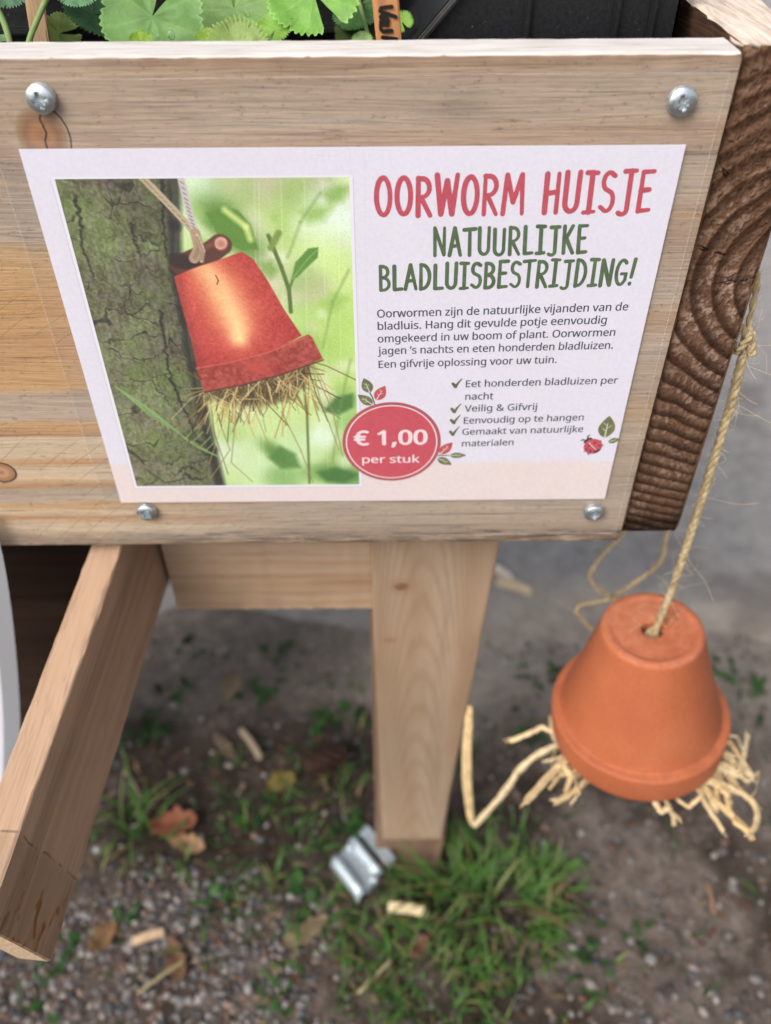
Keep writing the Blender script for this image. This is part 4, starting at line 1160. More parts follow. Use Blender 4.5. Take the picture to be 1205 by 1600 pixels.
# =================================================================== HANGING TERRACOTTA POT
pot_c = np.array([0.15070, 0.012, -0.17663]); pot_ax = np.array([0.09713, -0.01374, -0.99518]); pot_ax /= np.linalg.norm(pot_ax)
pot = tag(empty('hanging_flowerpot', tuple(pot_c)), 'small orange terracotta pot hanging upside down on twine beside the planter corner, stuffed with straw', 'flowerpot')
pe1 = np.cross(pot_ax, [0, 1, 0]); pe1 /= np.linalg.norm(pe1); pe2 = np.cross(pot_ax, pe1)
prof = [(0.0052, 0.010), (0.0052, 0.004), (0.0056, 0.0018), (0.0066, 0.0011), (0.012, 0.0010), (0.0195, 0.0011), (0.0208, 0.0010), (0.0216, 0.0004), (0.0226, 0.0000), (0.0238, 0.0),
        (0.0252, 0.0004), (0.0263, 0.0014), (0.0269, 0.0030), (0.0275, 0.006), (0.0330, 0.026), (0.0390, 0.048), (0.0440, 0.0655), (0.0449, 0.0688), (0.0452, 0.0695), (0.0462, 0.0697), (0.0486, 0.0699), (0.0495, 0.0703),
        (0.0499, 0.0710), (0.0500, 0.0722), (0.0499, 0.080), (0.0496, 0.0892), (0.0492, 0.0906), (0.0480, 0.0914), (0.0468, 0.0916), (0.0455, 0.0912), (0.0448, 0.090), (0.0430, 0.070), (0.036, 0.045), (0.024, 0.008), (0.0060, 0.0078), (0.0052, 0.010)]
na = 128; V = []
for i, (r, a) in enumerate(prof):
    for k in range(na):
        t = 2 * math.pi * k / na
        rr_ = r * (1 + 0.004 * math.sin(2 * t + 1)) if i > 8 else r
        p = pot_c + pot_ax * a + pe1 * (rr_ * math.cos(t)) + pe2 * (rr_ * math.sin(t))
        V.append(p)
F = [(i * na + k, i * na + (k + 1) % na, (i + 1) * na + (k + 1) % na, (i + 1) * na + k) for i in range(len(prof) - 1) for k in range(na)]
g = NT('terracotta', 0.62, 0.3)
n1 = g.noise(g.map((28, 28, 18)), 1, 4, 0.6); n2 = g.noise(g.map((700, 700, 700)), 1, 3, 0.7); n3 = g.noise(g.map((130, 130, 130), (2, 0, 0)), 1, 3, 0.7)
c = g.ramp(n1, [(0.3, L4(164, 90, 58)), (0.5, L4(172, 96, 62)), (0.7, L4(178, 104, 70))])
c = g.mix(1.0, c, g.ramp(n2, [(0.28, 0.84), (0.5, 1.0), (0.72, 1.1)]), 'MULTIPLY')
scf = g.noise(g.map((60, 60, 300), (3, 1, 0)), 1, 4, 0.7)
c = g.mix(g.math('MULTIPLY', g.step(scf, 0.62, 0.72), 0.22), c, L4(206, 150, 122))
# faint dirt collected in the groove above the rim and pale bloom on the base
d = g.n('VectorMath', {0: g.n('NewGeometry', out='Position'), 1: tuple(-pot_c)}, operation='ADD')
ax_ = g.n('VectorMath', {0: d, 1: tuple(pot_ax)}, out=1, operation='DOT_PRODUCT')
gr = g.math('MULTIPLY', g.step(g.math('ABSOLUTE', g.math('SUBTRACT', ax_, 0.0692)), 0.0016, 0.0004), g.step(n3, 0.42, 0.62))
c = g.mix(g.math('MULTIPLY', gr, 0.3), c, L4(120, 74, 52))
bl = g.math('MULTIPLY', g.step(ax_, 0.0022, 0.0008), g.step(n3, 0.35, 0.7))
c = g.mix(g.math('MULTIPLY', bl, 0.25), c, L4(214, 150, 124))
g.color(c); g.bump(g.math('ADD', n2, g.math('MULTIPLY', n3, 0.6)), 0.12, 0.0005)
pb = mesh_obj('pot', V, F, g.m, pot)
bm = bmesh.new(); bm.from_mesh(pb.data); bmesh.ops.recalc_face_normals(bm, faces=bm.faces); bm.to_mesh(pb.data); bm.free()

# ---- twine: two fuzzy twisted plies
def jute_mat():
    g = NT('jute_twine', 0.9, 0.1)
    n1 = g.noise(g.map((500, 500, 160)), 1, 4, 0.7)
    n2 = g.noise(g.map((90, 90, 90)), 1, 2)
    c = g.ramp(n1, [(0.3, L4(136, 116, 84)), (0.5, L4(178, 157, 120)), (0.72, L4(206, 190, 158))])
    c = g.mix(1.0, c, g.ramp(n2, [(0.3, 0.85), (0.7, 1.1)]), 'MULTIPLY')
    g.color(c); g.bump(n1, 0.8, 0.0006)
    return g.m
JUTE = jute_mat()
FUZZ = plain('jute_fibre', (214, 196, 160), 0.8, 0.1)
def twine_geo(path, n, r, twist, plies=2, V=None, F=None, fuzz=0, fz=None, seed=0):
    V = [] if V is None else V; F = [] if F is None else F
    P = [Vector(p) for p in spline(path, n)]
    ref = None; rnd = random.Random(seed); offs = [[] for _ in range(plies)]
    s = 0
    for i in range(n):
        t = (P[min(i + 1, n - 1)] - P[max(i - 1, 0)]).normalized()
        if ref is None: ref = t.orthogonal().normalized()
        ref = (ref - t * ref.dot(t)).normalized(); b = t.cross(ref)
        if i: s += (P[i] - P[i - 1]).length
        for k in range(plies):
            a = s * twist + 2 * math.pi * k / plies
            rr_ = r * (1 + 0.25 * mnoise.noise(Vector((s * 120, k * 7, seed))))
            offs[k].append(P[i] + ref * (rr_ * 0.42 * math.cos(a)) + b * (rr_ * 0.42 * math.sin(a)))
            if fz is not None and rnd.random() < fuzz / n:
                p0 = offs[k][-1]; d = (ref * math.cos(a + rnd.uniform(-1, 1)) + b * math.sin(a + rnd.uniform(-1, 1)) + t * rnd.uniform(-1, 1)).normalized()
                L = rnd.choice((0.0015, 0.002, 0.003, 0.003, 0.005, 0.012)) * rnd.uniform(0.6, 1.3)
                e = Vector((rnd.uniform(-1, 1), rnd.uniform(-1, 1), rnd.uniform(-1, 1))) * L * 0.5
                e = e * 1.6; fp = [p0, p0 + d * L * 0.4 + Vector((e.y, e.z, e.x)) * 0.4, p0 + d * L * 0.75 + e * 0.5, p0 + d * L + e]
                tube_geo(spline(fp, 7), 0.00006, 4, 1, fz[0], fz[1])
    for k in range(plies):
        rad = [r * 0.6 * (1 + 0.3 * mnoise.noise(Vector((i * 0.25, k * 5, seed)))) for i in range(n)]
        tube_geo(offs[k], rad, 8, 1, V, F)
    return V, F
YT = 0.011
main = [onY(*p, YT + dy) for p, dy in (((1184, 430), 0.004), ((1179, 462), 0.002), ((1168, 520), 0.0), ((1148, 610), 0), ((1124, 690), 0), ((1098, 775), 0), ((1074, 850), 0), ((1052, 915), 0.001), ((1036, 955), 0.001), ((1025, 982), 0.001), ((1019, 1000), 0.002))]
main.append(main[-1] + np.array((0.001, 0, -0.012)))
main.insert(0, np.array([0.1434, 0.022, main[0][2] + 0.008]))
main.insert(0, np.array([0.1425, 0.030, main[0][2] + 0.003]))
V = []; F = []; fz = ([], [])
twine_geo(main[:5], 50, 0.0013, 500, 2, V, F, 14, fz, 1)
twine_geo(main[4:], 280, 0.0020, 420, 3, V, F, 100, fz, 2)
kc = Vector(onY(1163, 532, YT - 0.001))    # the knot
kn = [kc + Vector((0.0032 * math.sin(t) * (1 + 0.2 * math.cos(3 * t)), 0.0026 * math.cos(1.5 * t + 0.4), 0.0042 * math.sin(2 * t + 0.7))) for t in np.linspace(0, 2 * math.pi * 1.05, 14)]
twine_geo(kn, 110, 0.0016, 900, 2, V, F, 26, fz, 3)
# frayed threads at the drain hole
hole = pot_c + pot_ax * 0.001
for k in range(5):
    a = -2.6 + k * 0.45
    p0 = hole + np.array((0.0026 * math.cos(a), 0.0030 * math.sin(a), 0.001)); p1 = hole + np.array((0.0046 * math.cos(a), 0.0046 * math.sin(a), -0.004))
    tube_geo(spline([main[-3], p0, p1], 8), 0.0006, 6, 1, V, F)
tw = mesh_obj('twine', V, F, JUTE, pot)
mesh_obj('loose_fibres', fz[0], fz[1], FUZZ, tw)
# the tail of a second cord looping behind the pot
V = []; F = []; fz = ([], [])
YB = 0.062
tail = [onY(*p, YB) for p in ((985, 815), (972, 836), (950, 858), (933, 878), (922, 898), (926, 912), (938, 922), (950, 932), (966, 940))]
twine_geo(tail, 120, 0.0013, 1000, 2, V, F, 20, fz, 5)
tail = [onY(*p, YB + 0.004) for p in ((1046, 812), (1040, 845), (1035, 872), (1020, 890), (995, 908), (972, 924), (950, 937), (925, 942), (907, 946), (902, 955), (912, 970), (925, 985))]
twine_geo(tail, 170, 0.0014, 1000, 2, V, F, 26, fz, 6)
V2, F2 = [], []
tube_geo([onY(*p, YB) for p in ((896, 955), (906, 968), (922, 990))], [0.0024, 0.003, 0.0026], 10, 0.5, V2, F2)
cord = tag(mesh_obj('jute_cord', V, F, JUTE), 'thin slack jute cord looping below the planter corner behind the terracotta pot', 'cord')
mesh_obj('loose_fibres', fz[0], fz[1], FUZZ, cord)

# ---- straw stuffing
g = NT('straw', 0.55, 0.35)
n1 = g.noise(g.map((240, 240, 240)), 1, 3, 0.65)
c = g.mix(1.0, g.n('Attribute', attribute_name='col'), g.ramp(n1, [(0.3, 0.72), (0.5, 1.0), (0.7, 1.15)]), 'MULTIPLY')
g.color(c); g.bump(g.noise(g.map((900, 900, 900)), 1, 2), 0.3, 0.0004)
STRAW = g.m
parts_acc = []
def stalk(S, rad, flat, sides=12, o_parts=None):
    S = [np.array(p) + np.array([rsx.uniform(-1, 1) for _ in range(3)]) * 0.00025 for p in S]
    V, F = tube_geo(S, rad, sides, flat, wide=(rsx.uniform(-.35, .35), -0.74 + rsx.uniform(-.3, .3), 0.67))
    ringc = [rsx.choice((0.72, 0.9, 1.0, 1.05, 1.15)) for _ in range(sides)]
    tone = rsx.uniform(0.82, 1.12); warm = rsx.uniform(0, 1)
    base = lin((210, 178, 124)) * (1 - warm) + lin((216, 196, 158)) * warm
    C = []
    for i in range(len(S)):
        nodej = 0.8 if rsx.random() < 0.06 else 1.0
        for k in range(sides): C.append(base * ringc[k] * tone * nodej * rsx.uniform(0.92, 1.06))
    if o_parts is not None: o_parts.append((V, F, C)); return
    for v2, f2, c2_ in parts_acc:          # splinters belong to this stalk
        b_0 = len(V); V = V + v2; F = F + [tuple(i + b_0 for i in fc) for fc in f2]; C = C + c2_
    parts_acc.clear()
    o = mesh_obj('straw_stalk', V, F, STRAW, pot, False)
    color_attr(o, np.array(C)); return o
rsx = random.Random(3)
def straw(pts, r, flat=0.45, y=0.012, n=26, ys=None):
    mouth = pot_c + pot_ax * 0.0925
    P = []
    drop = rsx.uniform(0.0, 0.008)
    for p in pts:                       # the stalks lie in a loose fan just under the pot's mouth
        d_ = ray(*p); q = CAM_LOC + d_ * (((mouth + pot_ax * drop - CAM_LOC) @ pot_ax) / (d_ @ pot_ax))
        if np.linalg.norm(q - mouth) > 0.085: q = onY(p[0], p[1], y)
        P.append(q)
    if np.linalg.norm(P[-1] - mouth) < np.linalg.norm(P[0] - mouth): P = P[::-1]
    rad_ = P[0] - mouth; rad_ = rad_ - pot_ax * (rad_ @ pot_ax); ln_ = np.linalg.norm(rad_) + 1e-9
    P = [mouth - pot_ax * 0.02 + rad_ / ln_ * min(ln_, 0.030), mouth + pot_ax * (0.002 + drop * 0.5) + rad_ / ln_ * min(ln_ * 0.96, 0.043)] + P
    S = spline(P, n) if len(P) > 6 else [np.array([np.interp(t * (len(P) - 1), range(len(P)), [q[k] for q in P]) for k in range(3)]) for t in np.linspace(0, 1, n)]
    tp = rsx.uniform(-0.25, 0.25)
    rad = [r * (1 + tp * (i / n - 0.5) + 0.06 * math.sin(i * 1.7 + r * 9e3)) for i in range(n)]
    for e_, o_ in ((0, 1), (n - 1, -1)):       # splintered ends
        for _ in range(2):
            d_ = S[e_] - S[e_ + 3 * o_]; off = np.array([rsx.uniform(-1, 1) for _ in range(3)]) * r * 0.7
            stalk([S[e_ + o_] + off * 0.6, S[e_] + off, S[e_] + off * 1.4 + d_ * rsx.uniform(0.2, 0.6)], [r * 0.4, r * 0.3, r * 0.12], 0.4, 5, o_parts=parts_acc)
    return stalk(S, rad, flat)
# long folded stalk on the left
P1 = [onY(*p, 0.004) for p in ((735, 1104), (731, 1150), (729, 1200), (732, 1250), (737, 1288))]
P2 = [onY(*p, yy) for p, yy in (((741, 1291), 0.004), ((762, 1268), 0.005), ((790, 1235), 0.007), ((808, 1208), 0.009), ((826, 1190), 0.011), ((850, 1174), 0.013), ((880, 1160), 0.016))]
stalk(spline(P1, 24), [0.0014, 0.0018] + [0.0023 + 0.0009 * math.sin(math.pi * i / 21) for i in range(20)] + [0.0021, 0.0012], 0.4)
stalk(spline(P2, 30), [0.0018] + [0.0022 + 0.0003 * math.sin(i * .9) for i in range(29)], 0.4)
for pts, r, y in (([(797, 1158), (822, 1148), (848, 1136), (870, 1146)], 0.0016, 0.03), ([(822, 1253), (848, 1224), (882, 1186)], 0.0024, 0.004), ([(866, 1254), (888, 1244), (905, 1230), (922, 1215)], 0.0021, -0.012),
                  ([(862, 1190), (868, 1172), (880, 1160)], 0.0016, 0.012), ([(884, 1236), (892, 1214), (880, 1196), (892, 1180)], 0.0018, 0.0), ([(876, 1206), (892, 1200), (898, 1216)], 0.0022, 0.0),
                  ([(862, 1124), (866, 1150), (880, 1170)], 0.002, 0.03), ([(905, 1236), (896, 1210), (902, 1190)], 0.0015, -0.005),
                  ([(1125, 1172), (1150, 1194), (1178, 1215)], 0.0023, 0.02), ([(1156, 1212), (1163, 1180), (1169, 1148)], 0.0022, 0.03), ([(1120, 1190), (1150, 1228), (1182, 1260)], 0.0018, 0.012),
                  ([(1108, 1218), (1140, 1228), (1172, 1248), (1183, 1270), (1180, 1292), (1168, 1304)], 0.0016, 0.0), ([(1133, 1226), (1138, 1262), (1150, 1286), (1170, 1300)], 0.0014, 0.004),
                  ([(1166, 1294), (1176, 1312)], 0.0018, 0.002), ([(1104, 1232), (1112, 1254), (1117, 1268)], 0.002, -0.008), ([(1092, 1236), (1108, 1266), (1130, 1298)], 0.0013, -0.012), ([(1118, 1226), (1122, 1262)], 0.0016, -0.004),
                  ([(1022, 1250), (1034, 1270), (1042, 1262)], 0.0018, -0.035), ([(1040, 1250), (1052, 1276), (1054, 1290)], 0.0012, -0.035), ([(1060, 1250), (1076, 1262), (1096, 1244)], 0.0012, -0.028),
                  ([(1050, 1268), (1064, 1282)], 0.0009, -0.034), ([(1152, 1150), (1158, 1166), (1164, 1180)], 0.0008, 0.03), ([(1172, 1220), (1186, 1206), (1182, 1236), (1172, 1246)], 0.0008, 0.02), ([(1140, 1160), (1164, 1196)], 0.0016, 0.03)):
    straw(pts, r * 0.92, 0.3, y)
rq = random.Random(21)
for k in range(18):                 # finer broken stalks fanning out on both sides
    sgn = -1 if k % 5 < 2 else 1
    u0, v0 = (rq.uniform(872, 915), rq.uniform(1165, 1225)) if sgn < 0 else (rq.uniform(1090, 1140), rq.uniform(1160, 1232))
    a = math.radians(rq.uniform(15, 75)); L = rq.uniform(16, 52)
    u1, v1 = u0 + sgn * math.cos(a) * L, v0 + math.sin(a) * L
    straw([(u0, v0), ((u0 + u1) / 2 + rq.uniform(-4, 4), (v0 + v1) / 2 + rq.uniform(-4, 4)), (u1, v1)], rq.uniform(0.0006, 0.0012), 0.35, 0.01)
rs = random.Random(5)
for k in range(44):                 # stalks packed inside the mouth
    a = rs.uniform(0, 2 * math.pi); rr_ = 0.033 * math.sqrt(rs.random())
    p0 = pot_c + pot_ax * 0.06 + pe1 * rr_ * math.cos(a) + pe2 * rr_ * math.sin(a)
    b = a + rs.uniform(-1.2, 1.2); r2 = min(0.041, rr_ + 0.012)
    p1 = pot_c + pot_ax * rs.uniform(0.086, 0.099) + pe1 * r2 * math.cos(b) + pe2 * r2 * math.sin(b)
    mid_ = (p0 + p1) / 2 + np.array([rs.uniform(-.004, .004) for _ in range(3)])
    stalk(spline([p0, mid_, p1], 8), [rs.uniform(0.001, 0.0022)] * 8, 0.5, 8)

# =================================================================== LAMINATED SHEET AT THE LEFT
sheet = tag(empty('laminated_sheet', (-0.2, -0.01, -0.18)), 'white laminated sheet with a curved clear rim hanging at the left edge above the handle', 'sheet')
edge_px = [(-12, 805), (0, 845), (12, 905), (22, 980), (29, 1060), (32, 1130), (30, 1200), (24, 1270)]
E = spline([onY(*p, -0.004 - 0.00002 * (p[1] - 800)) for p in edge_px], 50)
def sheet_geo(t0, t1, y_off, n=14):
    V = []; F = []
    for i, p in enumerate(E):
        for k in range(n):
            t = t0 + (t1 - t0) * k / (n - 1)
            V.append((p[0] - t, p[1] + y_off - 0.10 * t * t - 0.03 * t, p[2] - 0.04 * t))
    for i in range(len(E) - 1):
        for k in range(n - 1): F.append((i * n + k, i * n + k + 1, (i + 1) * n + k + 1, (i + 1) * n + k))
    return V, F
V, F = sheet_geo(0.0092, 0.16, 0.0)
mesh_obj('paper', V, F, plain('sheet_paper', (222, 222, 230), 0.6, 0.3, 0.02, 60), sheet)
g = NT('sheet_film', 0.3, 0.5)
tr = g.n('BsdfTransparent'); gl = g.n('BsdfGlossy', {'Color': (1, 1, 1, 1), 'Roughness': 0.3}); df = g.n('BsdfDiffuse', {'Color': (0.42, 0.44, 0.47, 1)})
mx = g.n('MixShader', {0: 0.72, 1: tr, 2: df}); g.t.links.new(g.n('MixShader', {0: 0.1, 1: mx, 2: gl}), g.out.inputs[0])
V, F = sheet_geo(0.0, 0.16, -0.0006, 20)
V2, F2 = sheet_geo(0.0, 0.0092, -0.0006, 5)
mesh_obj('film_rim', V2, F2, g.m, sheet)

# =================================================================== INSIDE THE BOX: TRAYS, PLANTS, NAME STICKS
g = NT('black_plastic', 0.42, 0.45)
n1 = g.noise(g.map((700, 700, 700)), 1, 2, 0.7)
g.color(g.mix(g.math('MULTIPLY', g.step(n1, 0.68, 0.74), 0.5), L4(28, 28, 30), L4(130, 122, 112)))
g.rough(g.ramp(n1, [(0.3, 0.3), (0.7, 0.55)]))
BLACK = g.m
def prism(name, poly, y0, y1, mat, parent=None, bevel=0.0012):
    V = [(x, y0, z) for x, z in poly] + [(x, y1, z) for x, z in poly]
    n = len(poly); F = [tuple(range(n)), tuple(range(2 * n - 1, n - 1, -1))] + [(i, i + n, (i + 1) % n + n, (i + 1) % n) for i in range(n)]
    o = mesh_obj(name, V, F, mat, None, False)
    bm = bmesh.new(); bm.from_mesh(o.data); bmesh.ops.recalc_face_normals(bm, faces=bm.faces)
    bmesh.ops.bevel(bm, geom=bm.edges[:], offset=bevel, segments=2, affect='EDGES', clamp_overlap=True)
    bm.to_mesh(o.data); bm.free()
    if parent is not None: attach(o, parent)
    return o
yt = 0.05
p0 = onY(652, 62, yt); p1 = onY(704, 0, yt); p2 = onY(1026, 0, yt); p3 = onY(1027, 62, yt)
sl = (p1[0] - p0[0]) / (p1[2] - p0[2])
zl, zh = -0.076, 0.125
def xe(z): return p0[0] + sl * (z - p0[2])
rt = 0.1105
tr_ = tag(empty('seed_tray', (0.06, 0.1, -0.07)), 'empty black ribbed plastic tray standing inside the planter at the right corner', 'tray')
t_ = 0.002
prism('front_wall', [(xe(zl + .06), zl + .06), (rt, zl + .06), (rt, zh), (xe(zh), zh)], yt, yt + t_, BLACK, tr_)
prism('back_wall', [(xe(zl + .06), zl + .06), (rt, zl + .06), (rt, zh), (xe(zh), zh)], 0.20, 0.20 + t_, BLACK, tr_)
prism('side_wall', [(rt - t_, zl), (rt, zl), (rt, zh), (rt - t_, zh)], yt + t_ + .0005, 0.1995, BLACK, tr_)
prism('side_wall', [(xe(zl + .06), zl + .06), (xe(zl + .06) + t_, zl + .06), (xe(zh) + t_, zh), (xe(zh), zh)], yt + t_ + .0005, 0.1995, BLACK, tr_)
for u in (822, 960, 1016):
    q = onY(u, 30, yt)
    prism('rib', [(q[0] - .0012, zl + .07), (q[0] + .0012, zl + .07), (q[0] + .0016, zh - .004), (q[0] - .0008, zh - .004)], yt - 0.0022, yt - 0.0002, BLACK, tr_, 0.0006)
rimq = [(xe(zl + .06) - .0004, zl + .06), (xe(zl + .06) + .0022, zl + .06), (xe(zh) + .0022, zh), (xe(zh) - .0004, zh)]
RIMM = plain('edge_lit_black_plastic', (74, 70, 66), 0.45, 0.5, 0.3, 200)  # lighter copy of the black plastic, paints the grey highlight along the edge
prism('rim', rimq, yt - 0.0035, yt - 0.0003, RIMM, tr_, 0.0008)
# long black tray at the left
tl_ = tag(empty('plant_tray', (-0.2, 0.2, -0.07)), 'long black plastic tray holding the leafy plants inside the planter at left', 'tray')
prism('front_wall', [(-0.43, -0.077), (0.015, -0.077), (0.015, 0.116), (-0.43, 0.116)], 0.098, 0.101, BLACK, tl_)
for zz_ in (0.085, 0.100, 0.112):
    prism('ledge', [(-0.43, zz_), (0.015, zz_), (0.015, zz_ + .003), (-0.43, zz_ + .003)], 0.0935, 0.0977, BLACK, tl_, 0.0008)
prism('back_wall', [(-0.43, -0.077), (0.015, -0.077), (0.015, 0.116), (-0.43, 0.116)], 0.35, 0.353, BLACK, tl_)
prism('side_wall', [(0.0115, -0.077), (0.0145, -0.077), (0.0145, 0.115), (0.0115, 0.115)], 0.1015, 0.3495, BLACK, tl_)
prism('potting_soil', [(-0.43, -0.077), (0.011, -0.077), (0.011, 0.098), (-0.43, 0.098)], 0.1015, 0.3495, SOIL, tl_)

# lady's mantle: round pleated leaves with toothed lobes
g = NT('leaf', 0.5, 0.35)
c = g.n('Attribute', attribute_name='col')
n1 = g.noise(g.map((180, 180, 180)), 1, 4, 0.6); n2 = g.noise(g.map((1400, 1400, 1400)), 1, 2)
c = g.mix(1.0, c, g.ramp(n1, [(0.3, 0.82), (0.7, 1.15)]), 'MULTIPLY'); c = g.mix(1.0, c, g.ramp(n2, [(0.3, 0.93), (0.7, 1.05)]), 'MULTIPLY')
g.color(c); g.bump(g.math('ADD', n1, g.math('MULTIPLY', n2, 0.5)), 0.3, 0.0008)
tr = g.n('BsdfTranslucent', {'Color': c}); g.t.links.new(g.n('MixShader', {0: 0.25, 1: g.b.outputs[0], 2: tr}), g.out.inputs[0])
LEAF = g.m
plant = tag(empty('leafy_plant', (-0.03, 0.12, 0.09)), 'leafy green plant with round pleated toothed leaves behind the front board', 'plant')
def mantle(u, v, y, rpx, col, face=(0, -0.75, 0.66), spin=-90.0, lobes=9, cup=0.25, tooth=0.05, parent=plant, seed=0):
    c0 = Vector(onY(u, v, y)); R = (onY(u + rpx, v, y) - onY(u, v, y))[0]
    nrm = Vector(face).normalized(); ex = Vector((1, 0, 0)); ex = (ex - nrm * ex.dot(nrm)).normalized(); ey = nrm.cross(ex)
    na, nr = lobes * 22, 14; V = []; C = []
    base = lin(col); vein = lin([min(255, q * 1.06 + 6) for q in col]); edge_c = lin([min(255, q * 1.12 + 18) for q in col])
    gapa = R_(26)
    for i in range(nr + 1):
        f = i / nr
        for k in range(na + 1):
            s = k / na
            th = R_(spin) + gapa / 2 + s * (2 * math.pi - gapa)
            lp = (s * lobes) % 1.0
            lob = math.sin(math.pi * lp) ** 0.4
            tt = (s * lobes * 6) % 1.0
            edge = (0.90 + 0.10 * lob) * (1 - tooth * f ** 6 * abs(2 * tt - 1) * (1.2))
            r = R * f * edge
            h = cup * R * f * f * 0.5 + 0.022 * R * f * math.cos(2 * math.pi * (lp - 0.5)) + 0.09 * R * f * mnoise.noise(Vector((f * 2.5, s * 7, seed)))
            V.append(c0 + ex * (r * math.cos(th)) + ey * (r * math.sin(th)) + nrm * h)
            vv = math.exp(-((lp - 0.5) / 0.05) ** 2) * (1 - 0.5 * f)
            side_v = 0.35 * max(0, math.cos(2 * math.pi * (f * 6 - abs(lp - 0.5) * 3.5))) ** 8
            m_ = min(1, vv + side_v * 0.6); e_ = max(0, (f - 0.93) / 0.07)
            C.append((base * (1 - m_) + vein * m_) * (1 - e_) + edge_c * e_)
    m_ = na + 1
    F = [(i * m_ + k, i * m_ + k + 1, (i + 1) * m_ + k + 1, (i + 1) * m_ + k) for i in range(nr) for k in range(na)]
    o = mesh_obj('leaf', V, F, LEAF, parent); color_attr(o, np.array(C)); return o
mantle(238, 26, 0.040, 84, (108, 148, 78), (0.05, -0.78, 0.62), 62, 7, 0.10, 0.06, seed=1)
mantle(366, 14, 0.058, 80, (118, 154, 82), (-0.1, -0.75, 0.65), 95, 7, 0.16, 0.07, seed=2)
mantle(372, 84, 0.032, 56, (146, 170, 92), (0.05, -0.8, 0.6), -90, 7, 0.25, 0.14, seed=3)
mantle(430, 46, 0.044, 34, (124, 166, 62), (-0.3, -0.6, 0.75), -120, 7, 0.3, 0.16, seed=4)
mantle(490, -12, 0.050, 80, (126, 174, 80), (-0.05, -0.7, 0.7), -62, 7, 0.16, 0.08, seed=5)
mantle(222, 68, 0.030, 22, (128, 160, 48), (0.1, -0.7, 0.7), -90, 5, 0.3, 0.16, seed=6)
mantle(326, 66, 0.034, 24, (142, 172, 72), (0.2, -0.7, 0.7), -90, 5, 0.3, 0.16, seed=7)
mantle(146, 22, 0.080, 52, (66, 102, 66), (0.5, -0.4, 0.75), 20, 7, 0.3, 0.1, seed=8)
mantle(122, -22, 0.070, 44, (104, 146, 104), (0.1, -0.6, 0.8), 40, 9, 0.2, 0.1, seed=9)
mantle(8, -22, 0.075, 48, (92, 128, 94), (0.2, -0.6, 0.8), 40, 9, 0.2, 0.1, seed=10)
mantle(560, 10, 0.090, 46, (58, 98, 44), (-0.3, -0.6, 0.7), 60, 9, 0.2, 0.1, seed=11)
mantle(566, 66, 0.046, 19, (150, 180, 110), (0.0, -0.7, 0.7), -90, 5, 0.3, 0.2, seed=12)
mantle(628, 34, 0.060, 20, (134, 176, 70), (0.0, -0.7, 0.7), -60, 5, 0.3, 0.2, seed=13)
mantle(320, -10, 0.090, 60, (96, 116, 36), (0.1, -0.6, 0.8), 60, 9, 0.2, 0.1, seed=14)
mantle(420, 10, 0.092, 60, (74, 104, 50), (0.1, -0.6, 0.8), 60, 9, 0.2, 0.1, seed=15)
mantle(560, 55, 0.086, 40, (70, 86, 42), (0.1, -0.6, 0.8), 60, 9, 0.2, 0.1, seed=16)
mantle(92, 52, 0.085, 40, (96, 116, 48), (0.1, -0.5, 0.85), 10, 7, 0.2, 0.1, seed=17)
mantle(0, 66, 0.055, 16, (104, 130, 90), (0.1, -0.5, 0.85), 10, 5, 0.2, 0.1, seed=18)
STEM = plain('stem', (120, 142, 84), 0.6, 0.3, 0.15, 200)
def stem(pts, r):
    V, F = tube_geo(spline([onY(*p[:2], p[2]) for p in pts], 16), r, 8); mesh_obj('stem', V, F, STEM, plant)
stem([(40, 90, 0.036), (47, 60, 0.04), (58, 32, 0.045), (78, -14, 0.05)], 0.0010)
stem([(18, 90, 0.04), (14, 60, 0.045), (2, 26, 0.05), (-20, -8, 0.055)], 0.0011)
stem([(590, 90, 0.05), (574, 50, 0.06), (566, 20, 0.075), (560, -4, 0.09)], 0.0008)
stem([(420, 80, 0.07), (424, 60, 0.075), (432, 40, 0.08)], 0.0012)
# dew drops on the leaves
g = NT('water', 0.03, 0.5); g.b.inputs['Transmission Weight'].default_value = 1.0; g.b.inputs['IOR'].default_value = 1.33; g.color((1, 1, 1, 1))
for (u, v, y, r) in ((268, 55, 0.030, 0.0011), (387, 22, 0.047, 0.0008), (248, 57, 0.032, 0.0006)):
    p = onY(u, v, y); V = []; F = []
    for i in range(9):
        for k in range(14):
            a, b = math.pi * i / 8, 2 * math.pi * k / 14
            V.append((p[0] + r * math.sin(a) * math.cos(b), p[1] + r * 0.6 * math.sin(a) * math.sin(b), p[2] + r * 1.35 * math.cos(a)))
    F = [(i * 14 + k, i * 14 + (k + 1) % 14, (i + 1) * 14 + (k + 1) % 14, (i + 1) * 14 + k) for i in range(8) for k in range(14)]
    mesh_obj('dew_drop', V, F, g.m, plant)

def name_stick(label, pxs, y, lean, rgb, writing=None):
    a = onY(*pxs[0], y); b = onY(*pxs[1], y); w = abs(onY(pxs[2], pxs[0][1], y)[0] - a[0])
    top = Vector(b) ; bot = Vector(a)
    d = (top - bot).normalized()
    L = 0.13
    o0 = Vector(top) + d * 0.03 - d * L + Vector((w / 2, 0, 0))
    m = pine('name_stick_wood', [(0.35, L4(*[q * 0.86 for q in rgb])), (0.55, L4(*rgb)), (0.75, L4(*[min(255, q * 1.06) for q in rgb]))], cross=160, pore=0.12, fiber=1500, bump=0.15, seed=w * 1000)
    return board('name_stick', L, w, 0.0018, m, frame(o0, d, (1, 0, 0)), None, bevel=0.0004, seg=30, rough=0.0001, seed=31)
st = tag(name_stick('', ((588, 62), (582, 0), 627), 0.034, 0, (198, 138, 92)), 'orange-brown wooden name stick with black handwriting beside the black tray', 'plant label', 'wooden name sticks')
V = []; F = []
